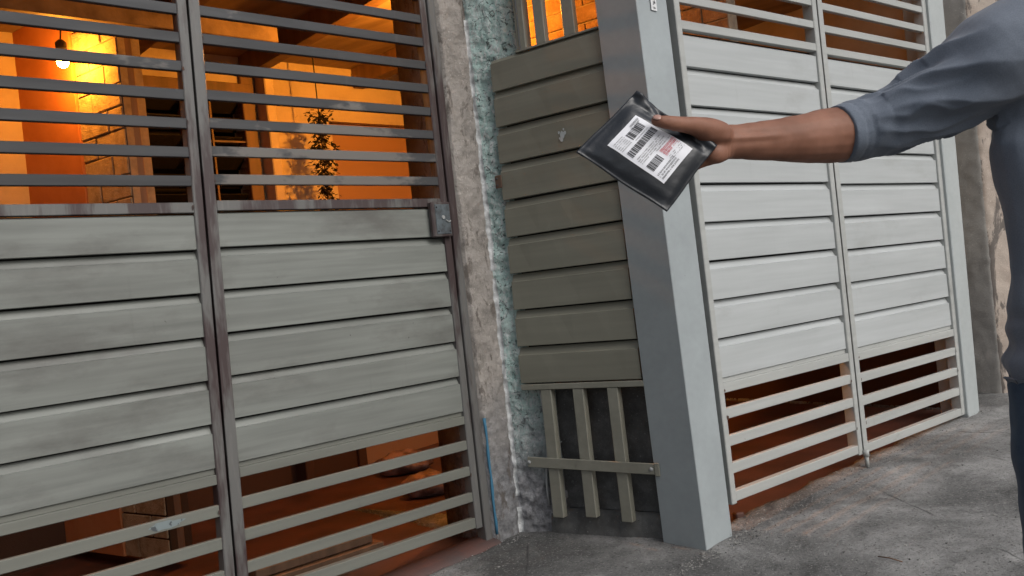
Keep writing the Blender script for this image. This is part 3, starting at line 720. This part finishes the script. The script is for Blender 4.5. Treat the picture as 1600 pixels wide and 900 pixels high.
def sack(px, py, r, label, mat, sc3, sd):
    p = on_ground(px, py); V, Fc = uvsphere((0, 0, 0), 1, 22, 14); V = np.array(V); q = []
    for v in V:
        k = 1 + .22 * mn.fractal(Vector(v * 2.2) + Vector((sd, 0, 0)), .9, 2, 4); w = v * k * r * np.array(sc3); w[2] = max(w[2], -r * sc3[2] * .75); q.append(w + p + [0, 0, r * sc3[2] * .75])
    q = np.array(q); q[:, 2] += gz(p[0], p[1]) - .012 - q[:, 2].min(); o = ob('sack', q, Fc, mat, None, True); tag(o, label, 'sack', 'sacks on the garage floor')
sack(668, 770, .10, 'crumpled pinkish sack on the floor just inside the locked gate leaf', MT['pink'], (1.3, .9, .75), 1.)
sack(632, 735, .14, 'larger pinkish sack behind the crumpled one inside the gate', MT['pink'], (1.2, .9, .55), 4.)

# ================================================================== PERSON
def loft(cs, ra, rb, ua, ub, n=20):
    """closed tube; centres, radii along unit vectors ua, ub (single or per ring)"""
    V = []; Fc = []; m = len(cs)
    for i in range(m):
        a = ua[i] if isinstance(ua, list) else ua; b = ub[i] if isinstance(ub, list) else ub
        for k in range(n):
            w = 2 * math.pi * k / n; V.append(np.array(cs[i]) + ra[i] * math.cos(w) * a + rb[i] * math.sin(w) * b)
    for i in range(m - 1):
        for k in range(n): Fc.append([i * n + k, i * n + (k + 1) % n, (i + 1) * n + (k + 1) % n, (i + 1) * n + k])
    Fc.append(list(range(n))[::-1]); Fc.append([(m - 1) * n + k for k in range(n)])
    return V, Fc
def interp_chain(pts, vals, m):
    """smooth resample of a chain of points and radii"""
    pts = np.array(pts, float); vals = np.array(vals, float); t = np.linspace(0, len(pts) - 1, m); P = []; Vv = []
    def cr(a, b, c, d, u): return .5 * ((2 * b) + (-a + c) * u + (2 * a - 5 * b + 4 * c - d) * u * u + (-a + 3 * b - 3 * c + d) * u ** 3)
    for x in t:
        i = min(int(x), len(pts) - 2); u = x - i; g = lambda A, j: A[min(max(j, 0), len(A) - 1)]
        P.append(cr(g(pts, i - 1), pts[i], pts[i + 1], g(pts, i + 2), u)); Vv.append(cr(g(vals, i - 1), vals[i], vals[i + 1], g(vals, i + 2), u))
    return np.array(P), np.array(Vv)
def chain(pts, r, m=24, flat=1.0, n=18):
    """tapered limb along points; radii; flat scales the thickness towards the camera; rounded ends"""
    P, rr = interp_chain(pts, r, m); V0 = []; 
    ts = np.gradient(P, axis=0); ua = []; ub = []
    for tv in ts:
        tv = tv / np.linalg.norm(tv); b = np.array([0, -1., 0]); b = b - tv * (b @ tv); 
        if np.linalg.norm(b) < .15: b = np.array([1., 0, 0]) - tv * tv[0]
        b /= np.linalg.norm(b); ua.append(np.cross(tv, b)); ub.append(b)
    t0 = ts[0] / np.linalg.norm(ts[0]); t1 = ts[-1] / np.linalg.norm(ts[-1])
    cs = []; ra = []; A_ = []; B_ = []
    for k in (3, 2, 1):
        w = k / 3.2 * math.pi / 2; cs.append(P[0] - t0 * rr[0] * math.sin(w) * .9); ra.append(rr[0] * math.cos(w)); A_.append(ua[0]); B_.append(ub[0])
    for i in range(m): cs.append(P[i]); ra.append(rr[i]); A_.append(ua[i]); B_.append(ub[i])
    for k in (1, 2, 3):
        w = k / 3.2 * math.pi / 2; cs.append(P[-1] + t1 * rr[-1] * math.sin(w) * .9); ra.append(rr[-1] * math.cos(w)); A_.append(ua[-1]); B_.append(ub[-1])
    fl = flat if hasattr(flat, '__len__') else [flat] * len(cs)
    if len(fl) != len(cs): fl = np.interp(np.linspace(0, 1, len(cs)), np.linspace(0, 1, len(fl)), fl)
    return loft(cs, ra, [a * q for a, q in zip(ra, fl)], A_, B_, n)
def remeshed(name, mb, voxel, smooth_it, mat, parent, fn=None, fac=.5):
    me = bpy.data.meshes.new(name + '_src'); me.from_pydata([list(map(float, p)) for p in mb.v], [], mb.f)
    import bmesh
    bm = bmesh.new(); bm.from_mesh(me); bmesh.ops.recalc_face_normals(bm, faces=bm.faces); bm.to_mesh(me); bm.free()
    tmp = bpy.data.objects.new('tmp_src', me); COL.objects.link(tmp)
    r = tmp.modifiers.new('r', 'REMESH'); r.mode = 'VOXEL'; r.voxel_size = voxel
    s = tmp.modifiers.new('s', 'SMOOTH'); s.factor = fac; s.iterations = smooth_it
    dg = bpy.context.evaluated_depsgraph_get(); ev = tmp.evaluated_get(dg); em = ev.to_mesh()
    n = len(em.vertices); co = np.zeros(n * 3); em.vertices.foreach_get('co', co); co = co.reshape(-1, 3)
    no = np.zeros(n * 3); em.vertices.foreach_get('normal', no); no = no.reshape(-1, 3)
    fs = [list(p.vertices) for p in em.polygons]
    ev.to_mesh_clear(); bpy.data.objects.remove(tmp, do_unlink=True); bpy.data.meshes.remove(me)
    if fn is not None: co = fn(co, no)
    return ob(name, co, fs, mat, parent, True)

D0 = 1.42                       # depth of the torso
sh = at_depth(1578, 66, 1.43); el = at_depth(1340, 207, 1.50); wr = at_depth(1138, 222, 1.385)
gp = gz(1.0, 1.45)
XC = sh[0] + .195; YC = sh[1] + .02
feet = np.array([XC, YC, gp])
PS = thing('person', 'person at the right edge in a blue grey long sleeved top, holding out a parcel', 'person', feet)
def hz(h): return gp + h
bmb = MB()
X3, Y3, Z3 = np.array([1., 0, 0]), np.array([0, 1., 0]), Z
# torso contour from the visible side of the shirt
side = [(1548, 195), (1558, 265), (1573, 340), (1587, 425), (1581, 480), (1590, 545), (1584, 600)]
sw_ = [at_depth(x, y, D0) for x, y in side]
tor_z = [hz(.78), hz(.86), hz(.95), hz(1.04), hz(1.15), hz(1.26), hz(1.36), hz(1.43), hz(1.47), hz(1.50)]
sz = [p[2] for p in sw_][::-1]; sx = [p[0] for p in sw_][::-1]
halfw = []
for z in tor_z:
    a = XC - np.interp(z, sz, sx) - .016; halfw.append(a)
for i, z in enumerate(tor_z):
    if z > sz[-1]: halfw[i] = [.230, .212, .14, .08][min(3, int((z - sz[-1]) / .05))]
    if z < sz[0]: halfw[i] = XC - sx[0]
halfd = [.115, .118, .112, .108, .112, .12, .115, .09, .075, .062]
tc = [np.array([XC, YC, z]) for z in tor_z]
v, f = loft(tc, [a - (.04 if i_ < 3 else .014) for i_, a in enumerate(halfw)], [b - (.03 if i_ < 3 else .012) for i_, b in enumerate(halfd)], X3, Y3, 28); bmb.add(v, f)
# neck and head
v, f = chain([(XC, YC + .005, hz(1.45)), (XC, YC - .005, hz(1.53)), (XC, YC - .012, hz(1.58))], [.062, .056, .056], 8); bmb.add(v, f)
HC = np.array([XC, YC - .02, hz(1.675)])
v, f = uvsphere(HC + [0, .012, .02], .1, 20, 14, (.76, .95, 1.08)); bmb.add(v, f)
v, f = uvsphere(HC + [0, -.02, -.055], .07, 16, 12, (.86, .95, .95)); bmb.add(v, f)
v, f = chain([HC + [0, -.092, .022], HC + [0, -.108, -.008], HC + [0, -.112, -.022]], [.010, .012, .015], 6); bmb.add(v, f)
v, f = uvsphere(HC + [0, -.084, -.056], .016, 10, 8, (1.6, .7, .6)); bmb.add(v, f)
for sg in (-1, 1):
    v, f = uvsphere(HC + [sg * .078, .012, .0], .03, 10, 8, (.35, .6, 1.05)); bmb.add(v, f)
    v, f = uvsphere(HC + [sg * .033, -.078, .03], .02, 10, 8, (1.3, .6, .5)); bmb.add(v, f)
# right arm: upper arm, forearm shaped from its outline
v, f = chain([sh, at_depth(1510, 124, 1.445), at_depth(1425, 176, 1.475), at_depth(1375, 195, 1.49), el], [.048, .044, .040, .038, .040], 20); bmb.add(v, f)
fa = [el, at_depth(1300, 211.5, 1.478), at_depth(1240, 217.5, 1.443), at_depth(1185, 220.5, 1.41), wr, at_depth(1118, 224, 1.378)]
v, f = chain(fa, [.0455, .0475, .0388, .0318, .0275, .0285], 34, [1, .95, .9, .8, .72, .66]); bmb.add(v, f)
# hand: palm behind the parcel, thumb in front, four fingers spread along the back
palm = [at_depth(1128, 224, 1.377), at_depth(1105, 226, 1.374), at_depth(1078, 229, 1.373), at_depth(1050, 231, 1.374)]
v, f = chain(palm, [.029, .034, .040, .038], 14, [.62, .45, .34, .3]); bmb.add(v, f)
th = [at_depth(1126, 211, 1.372), at_depth(1104, 203, 1.356), at_depth(1082, 196.5, 1.338), at_depth(1054, 192.5, 1.322), at_depth(1036, 190, 1.320), at_depth(1024, 188.5, 1.323)]
v, f = chain(th, [.021, .0205, .0142, .0112, .0108, .0082], 22, [1, .95, .95, .9, .85, .8], 16); bmb.add(v, f)
v, f = chain([at_depth(1130, 236, 1.374), at_depth(1118, 240, 1.366), at_depth(1108, 238, 1.366)], [.016, .0165, .014], 8, .8); bmb.add(v, f)
for (y0, y1, x1, x2, r) in ((210, 196, 1000, 970, .0088), (224, 222, 990, 955, .0092), (239, 246, 995, 962, .0088), (251, 268, 1012, 984, .0076)):
    v, f = chain([at_depth(1060, y0, 1.376), at_depth((1060 + x1) / 2, (y0 * .55 + y1 * .45), 1.385), at_depth(x1, y1, 1.379), at_depth(x2, y1 + (y1 - y0) * .4, 1.371)], [r * 1.1, r, r * .95, r * .8], 16, 1, 12); bmb.add(v, f)
# left arm hanging down (outside the picture) and legs
shl = np.array([XC + .185, YC, hz(1.415)]); ell = np.array([XC + .25, YC + .03, hz(1.12)]); wrl = np.array([XC + .26, YC - .03, hz(.88)])
v, f = chain([shl, (shl + ell) / 2, ell, (ell + wrl) / 2 + [.005, 0, 0], wrl], [.055, .05, .043, .041, .028], 22); bmb.add(v, f)
v, f = chain([wrl, wrl + [0, -.01, -.05], wrl + [-.005, -.02, -.09]], [.026, .034, .036], 8, .45); bmb.add(v, f)
for k in range(4):
    b0 = wrl + np.array([-.004, -.02 + .020 * (k - 1.5), -.095]); l = [.07, .08, .075, .06][k]
    v, f = chain([b0 + [0, 0, .02], b0 + [-.004, -.003, -l * .5], b0 + [-.016, -.006, -l]], [.0095, .009, .0075], 8, 1, 10); bmb.add(v, f)
v, f = chain([wrl + [0, -.03, -.03], wrl + [-.012, -.055, -.06], wrl + [-.02, -.06, -.09]], [.015, .011, .009], 8, 1, 10); bmb.add(v, f)
legs = {}
for sg in (-1, 1):
    hip = np.array([XC + sg * .072, YC, hz(.86)]); kn = np.array([XC + sg * .098, YC - .01, hz(.48)]); an = np.array([XC + sg * .112, YC + .02, hz(.09)])
    legs[sg] = (hip, kn, an)
    v, f = chain([hip, (hip + kn) / 2, kn, (kn + an) / 2 + [0, .015, .04], an], [.074, .066, .05, .048, .036], 24); bmb.add(v, f)
    v, f = chain([an + [0, .03, -.045], an + [sg * .01, -.07, -.055], an + [sg * .02, -.15, -.062]], [.036, .036, .026], 10); bmb.add(v, f)
ax_ = np.array(fa[2]) - wr; axl = np.linalg.norm(ax_); ax_ = ax_ / axl; upv = Z - ax_ * (Z @ ax_); upv /= np.linalg.norm(upv)
tdir = (th[3] - th[2]) / np.linalg.norm(th[3] - th[2])
def body_detail(co, no):
    q = co - wr; par = q @ ax_; h = q @ upv; front = np.clip(-no[:, 1], 0, 1); d = np.zeros(len(co))
    arm = (par > -.06) & (par < axl * 1.2) & (np.abs(h) < .06) & (co[:, 0] < el[0])
    w = np.exp(-((par - .03) / .05) ** 2)
    d += np.where(arm, front * w * (.0022 * np.exp(-((h - .002) / .0035) ** 2) - .0012 * np.exp(-((h - .010) / .004) ** 2) - .0012 * np.exp(-((h + .006) / .004) ** 2)), 0)
    for c0 in (-.006, -.012): d += np.where(arm, -front * .0011 * np.exp(-((par - c0 - .004 * np.sin(h * 90)) / .0016) ** 2), 0)
    hand = co[:, 0] < wr[0] + .01
    for k, j in ((3, .0012), (4, .0004)):
        pt_ = (co - th[k]) @ tdir; nearth = np.linalg.norm(co - th[k], axis=1) < .02
        for o_ in (-.0025, .0, .0028): d += np.where(nearth, -.0006 * np.exp(-((pt_ - o_) / .0009) ** 2), 0)
        d += np.where(nearth, j * np.exp(-(pt_ / .006) ** 2), 0)
    sel = np.nonzero((co[:, 0] < el[0]) & (co[:, 2] > hz(1.0)))[0]
    for i in sel: d[i] += .0007 * mn.noise(Vector(co[i] * 60)) + .0012 * mn.noise(Vector(co[i] * 24))
    return co + no * d[:, None]
body = remeshed('body', bmb, .0028, 5, MT['skin'], PS, body_detail)
MT['nail'] = Mat('nail', .3).col((.36, .21, .17)).m
nd_ = at_depth(1026, 186, 1.3175); v, f = uvsphere((0, 0, 0), 1, 12, 8); tx = (th[5] - th[4]) / np.linalg.norm(th[5] - th[4]); ty = np.array([0, -.75, .66]); ty -= tx * (ty @ tx); ty /= np.linalg.norm(ty); tz = np.cross(tx, ty)
v = [th[5] - tx * .003 + ty * .0068 + p[0] * tx * .0075 + p[1] * tz * .0062 + p[2] * ty * .0022 for p in v]; ob('thumb_nail', v, f, MT['nail'], PS, True)
for sg in (-1, 1):
    v, f = uvsphere(HC + [sg * .033, -.080, .026], .012, 12, 8, (1.1, .5, .7)); ob('eye', v, f, MT['eye'], PS, True)
    v, f = uvsphere(HC + [sg * .033, -.0865, .026], .0052, 10, 6, (1, .4, 1)); ob('pupil', v, f, MT['hair'], PS, True)
hm = MB(); v, f = uvsphere(HC + [0, .022, .03], .106, 24, 16, (.78, .96, 1.07)); v = np.array(v)
keep = []
for p in v:
    if p[2] < HC[2] - .03: p[2] = HC[2] - .03
    if p[1] < HC[1] - .055 and p[2] < HC[2] + .075: p[1] = HC[1] - .055
hm.add(v, f); remeshed('hair', hm, .006, 2, MT['hair'], PS)

# shirt
sm_ = MB()
v, f = loft(tc[1:-1], halfw[1:-1], halfd[1:-1], X3, Y3, 36); sm_.add(v, f)
SL = [at_depth(1600, 58, 1.43), at_depth(1556, 92, 1.43), at_depth(1510, 122, 1.445), at_depth(1470, 148, 1.46), at_depth(1425, 172, 1.475), at_depth(1385, 190, 1.487), at_depth(1345, 201, 1.492), at_depth(1308, 209.5, 1.480)]
SRad = [.075, .083, .074, .067, .0605, .0575, .0545, .0505]
v, f = chain(SL, SRad, 30, 1, 28)
# flat cuff: drop the rounded end rings
n = 28; v = v[:len(v) - 3 * n]; m_ = len(v) // n; f = [q for q in f if max(q) < len(v)] + [[(m_ - 1) * n + k for k in range(n)]]
sm_.add(v, f)
v, f = chain([np.array([XC + .15, YC, hz(1.41)]), shl, (shl + ell) / 2, ell, ell * .35 + wrl * .65], [.065, .07, .062, .056, .05], 20, 1, 24); sm_.add(v, f)
v, f = loft([np.array([XC, YC, hz(h)]) for h in (1.47, 1.50, 1.522)], [.095, .075, .07], [.085, .07, .066], X3, Y3, 28); sm_.add(v, f)
SLa = np.array(SL); seg = np.linalg.norm(np.diff(SLa, axis=0), axis=1); cum = np.concatenate([[0], np.cumsum(seg)])
def folds(co, no):
    # parameter along the sleeve and angle round it
    out = co.copy(); best = np.full(len(co), 1e9); par = np.zeros(len(co)); ang = np.zeros(len(co))
    for i in range(len(SLa) - 1):
        a, b = SLa[i], SLa[i + 1]; d = b - a; u = np.clip(((co - a) @ d) / (d @ d), 0, 1); q = co - (a + u[:, None] * d); r = np.linalg.norm(q, axis=1)
        k = r < best; best[k] = r[k]; par[k] = (cum[i] + u * seg[i])[k]
        an = np.arctan2(q @ np.array([0, -1., 0]), q @ Z); ang[k] = an[k]
    Ltot = cum[-1]; t = par / Ltot; on = (best < .10) & (co[:, 0] < sh[0] + .03)
    nz = np.array([mn.noise(Vector((float(p[0]) * 9, float(p[1]) * 9, float(p[2]) * 9))) for p in co])
    nz2 = np.array([mn.noise(Vector((float(p[0]) * 22 + 4, float(p[1]) * 22, float(p[2]) * 22))) for p in co])
    rdg = lambda x, p=1.0: (1 - np.abs(np.sin(x * .5)) * 2)           # sharp valleys, round ridges
    w1 = np.exp(-((t - .80) / .10) ** 2); ph = par * 170 + 2.6 * np.sin(ang + .6) + nz * 9.0 + nz2 * 3
    d = w1 * .0032 * rdg(ph) * (0.45 + .55 * np.cos(ang - .9))
    # long folds from the top of the elbow down towards the armpit
    w2 = np.exp(-((t - .45) / .24) ** 2); ph2 = par * 34 + ang * 6.5 + nz * 3.2
    d += w2 * .0068 * rdg(ph2)
    ph3 = par * 60 + ang * 11 + nz2 * 3.0
    d += np.exp(-((t - .58) / .2) ** 2) * .0036 * rdg(ph3)
    d += .0022 * nz2 + .004 * nz
    # cuff hem
    e = Ltot - par; d += np.where(e < .022, .0005, 0) - np.where((e > .022) & (e < .027), .0010, 0)
    d = np.where(on, d, 0)
    # torso: soft vertical drape and creases under the arm
    tb = (~on)
    dt = .006 * np.sin(co[:, 0] * 55 + co[:, 2] * 12 + nz * 2.2) * np.clip((1.45 - co[:, 2]) * 3, .2, 1) + .004 * nz2
    lowz = np.clip((hz(1.0) - co[:, 2]) / .12, 0, 1); dt += lowz * .007 * np.sin(co[:, 2] * 120 + nz * 4)
    d = np.where(tb, dt, d)
    return out + no * d[:, None]
remeshed('shirt', sm_, .0034, 8, MT['shirt'], PS, folds)
jm = MB()
v, f = loft([np.array([XC, YC, hz(h)]) for h in (.74, .80, .86, .92)], [halfw[0] - .02, halfw[0] - .012, halfw[0] - .012, halfw[0] - .04], [.112, .112, .11, .108], X3, Y3, 30); jm.add(v, f)
for sg in (-1, 1):
    hip, kn, an = legs[sg]
    if sg < 0:
        pl_ = [at_depth(x_, y_, D0) + [r_, 0, 0] for x_, y_, r_ in ((1602, 612, .098), (1600, 690, .094), (1606, 770, .086), (1615, 840, .078), (1622, 905, .072))]
        for p_ in pl_: p_[1] = YC - .01
        v, f = chain(pl_ + [np.array([pl_[-1][0] + .004, YC, hz(.27)]), np.array([pl_[-1][0] + .006, YC + .02, hz(.08)])], [.098, .094, .086, .078, .072, .066, .062], 30); jm.add(v, f); continue
    v, f = chain([hip + [sg * .02, 0, -.04], (hip + kn) / 2 + [sg * .03, 0, 0], kn + [sg * .012, 0, 0], (kn + an) / 2, an + [0, 0, -.01]], [.098, .092, .072, .066, .062], 24); jm.add(v, f)
def jf(co, no):
    n1 = np.array([mn.noise(Vector((float(p[0]) * 14, float(p[1]) * 14, float(p[2]) * 20))) for p in co]); return co + no * (.006 * n1)[:, None]
remeshed('jeans', jm, .007, 3, MT['jeans'], PS, jf)
for sg in (-1, 1):
    an = legs[sg][2]; s_ = MB()
    v, f = chain([an + [0, .045, -.045], an + [sg * .01, -.06, -.05], an + [sg * .02, -.17, -.058]], [.045, .047, .034], 12); v = np.array(v); gl = np.array([gz(p[0], p[1]) for p in v]); v[:, 2] = np.maximum(v[:, 2], gl + .002); s_.add(v, f)
    remeshed('shoe', s_, .007, 2, MT['shoe'], PS)

# ================================================================== PARCEL
cL, cT, cB, cR = at_depth(900, 238, 1.335), at_depth(995, 143, 1.36), at_depth(1042, 331, 1.325), at_depth(1121, 226, 1.352)
pn = np.cross(cB - cL, cT - cL); pn /= np.linalg.norm(pn)
if pn @ (CAMP - cL) < 0: pn = -pn
def par_pt(u, v, side=1, extra=0.):
    base = (1 - u) * (1 - v) * cL + u * (1 - v) * cB + (1 - u) * v * cT + u * v * cR
    # dented edge under the thumb, slightly wavy outline
    base = base + (cL - cT) / np.linalg.norm(cL - cT) * (.006 * math.exp(-((u - .42) / .14) ** 2) * max(0, v - .6) * 2.5) + (cB - cL) * 0
    base = base + (cL - cT) * .012 * math.sin(u * 9) * (v - .5) + (cB - cL) * .008 * math.sin(v * 8) * (u - .5)
    fu = min(u, 1 - u); vb = v / .84
    fl = max(0., min(1, (min(u, 1 - u) - .025) / .30)); fv = max(0., min(1, (v - .03) / .30)) * max(0., min(1, (.86 - v) / .26))
    sm = lambda x: x * x * (3 - 2 * x)
    h = .0135 * math.sin(fl * math.pi / 2) ** .7 * math.sin(fv * math.pi / 2) ** .7
    h += side * (.0011 * math.sin(u * 34 + 5 * v) * max(0, 1 - fl * 1.6) * min(1, fl * 6) + .0011 * math.sin(v * 30 - 4 * u) * max(0, 1 - fv * 1.5) * min(1, fv * 6))
    if v > .80:                                                      # crumpled sealing flap
        k = (v - .80) / .2; h += side * (.0055 * math.sin(u * 15 + v * 26) * k * (1 - .4 * k) + .004 * mn.noise(Vector((u * 9, v * 14, 1)))) * min(1, k * 2)
    h += side * .0016 * mn.fractal(Vector((u * 3.2, v * 3.2, 7)), .9, 2, 3) * min(1, (abs(fl) + .3))
    e = .03 - min(u, .03); h += side * .05 * (max(0, .03 - v) - max(0, .03 - (1 - u)) * .4)
    return base + pn * (side * max(h * side if side < 0 else h, -.004) if False else (h if side > 0 else -abs(h) * .8) + side * .0006 + extra)
NU, NV = 70, 56
V = [par_pt(i / (NU - 1), j / (NV - 1), 1) for i in range(NU) for j in range(NV)] + [par_pt(i / (NU - 1), j / (NV - 1), -1) for i in range(NU) for j in range(NV)]
Fc = grid_faces(NU, NV); off = NU * NV; Fc += [[a + off for a in q[::-1]] for q in grid_faces(NU, NV)]
for i in range(NU - 1):
    for j in (0, NV - 1):
        a, b = i * NV + j, (i + 1) * NV + j; Fc.append([a, a + off, b + off, b])
for j in range(NV - 1):
    for i in (0, NU - 1):
        a, b = i * NV + j, i * NV + j + 1; Fc.append([a, b, b + off, a + off])
PC = thing('parcel', 'black plastic mailer parcel with a white shipping label, held in the hand', 'parcel', cB)
bag = ob('mailer_bag', V, Fc, MT['mailer'], PC, True); fixn(bag)
# label corners in parcel coordinates (found from their pixels)
def inv(px, py):
    u = v = .5
    q = {k: np.array(p, float) for k, p in dict(L=(900, 238), T=(995, 143), B=(1042, 331), R=(1121, 226)).items()}
    for _ in range(20):
        P = (1 - u) * (1 - v) * q['L'] + u * (1 - v) * q['B'] + (1 - u) * v * q['T'] + u * v * q['R']
        du = (1 - v) * (q['B'] - q['L']) + v * (q['R'] - q['T']); dv = (1 - u) * (q['T'] - q['L']) + u * (q['R'] - q['B'])
        s = np.linalg.solve(np.array([du, dv]).T, np.array([px, py]) - P); u += s[0]; v += s[1]
    return np.array([u, v])
lL, lT, lB_, lR = inv(947, 232), inv(991, 184), inv(1034, 291), inv(1080, 236)
def lab(x, y, e):
    uv = (1 - x) * (1 - y) * lL + x * (1 - y) * lT + (1 - x) * y * lB_ + x * y * lR
    return par_pt(uv[0], uv[1], 1, e)
V = [lab(i / 23, j / 29, .0009) for i in range(24) for j in range(30)]
LB = ob('shipping_label', V, grid_faces(24, 30), MT['paper'], PC, True); fixn(LB)
ink = MB(); red = MB(); rg = random.Random(21)
def rect(mb, x0, x1, y0, y1):
    mb.add([lab(x0, y0, .0016), lab(x1, y0, .0016), lab(x1, y1, .0016), lab(x0, y1, .0016)], [[0, 1, 2, 3]])
def barcode(x0, x1, y0, y1, w=.026):
    x = x0
    while x < x1:
        b = rg.choice([.4, .7, 1.1]) * w; rect(ink, x, min(x + b, x1), y0, (y0 + y1) / 2); rect(ink, x, min(x + b, x1), (y0 + y1) / 2, y1); x += b + rg.choice([.4, .7, .9]) * w
def text(mb, x0, x1, y, h, dens=.8):
    x = x0
    while x < x1:
        w = rg.uniform(.008, .016)
        if rg.random() < dens:
            rect(mb, x, x + w * .5, y, y + h)
            if rg.random() < .6: rect(mb, x + w * .35, x + w, y, y + h * .3)
            if rg.random() < .5: rect(mb, x + w * .35, x + w, y + h * .7, y + h)
        x += w + .006
text(ink, .66, .95, .045, .03, .9); text(ink, .62, .92, .085, .018)
barcode(.42, .86, .10, .235)
for k in range(6): text(ink, .05, .36, .07 + .032 * k, .014)
text(ink, .44, .9, .262, .012)
barcode(.07, .95, .30, .415)
for k in range(4): text(ink, .08, .88 - .1 * (k % 2), .47 + .032 * k, .016)
text(ink, .5, .97, .60, .016)
barcode(.08, .44, .64, .775, .024)
text(red, .54, .97, .645, .036, 1.1); text(red, .54, .97, .69, .036, 1.1); text(red, .54, .74, .735, .030, 1); text(red, .80, .96, .74, .014)
for (a, b, c, d) in ((.53, .98, .636, .640), (.53, .98, .77, .774)): rect(red, a, b, c, d)
for k in range(3): text(ink, .52, .95, .80 + .03 * k, .012, .6)
for k in range(3): text(ink, .06, .62, .845 + .042 * k, .024, .9)
ink.build('label_print', MT['ink'], LB); red.build('red_print', MT['red_ink'], LB)
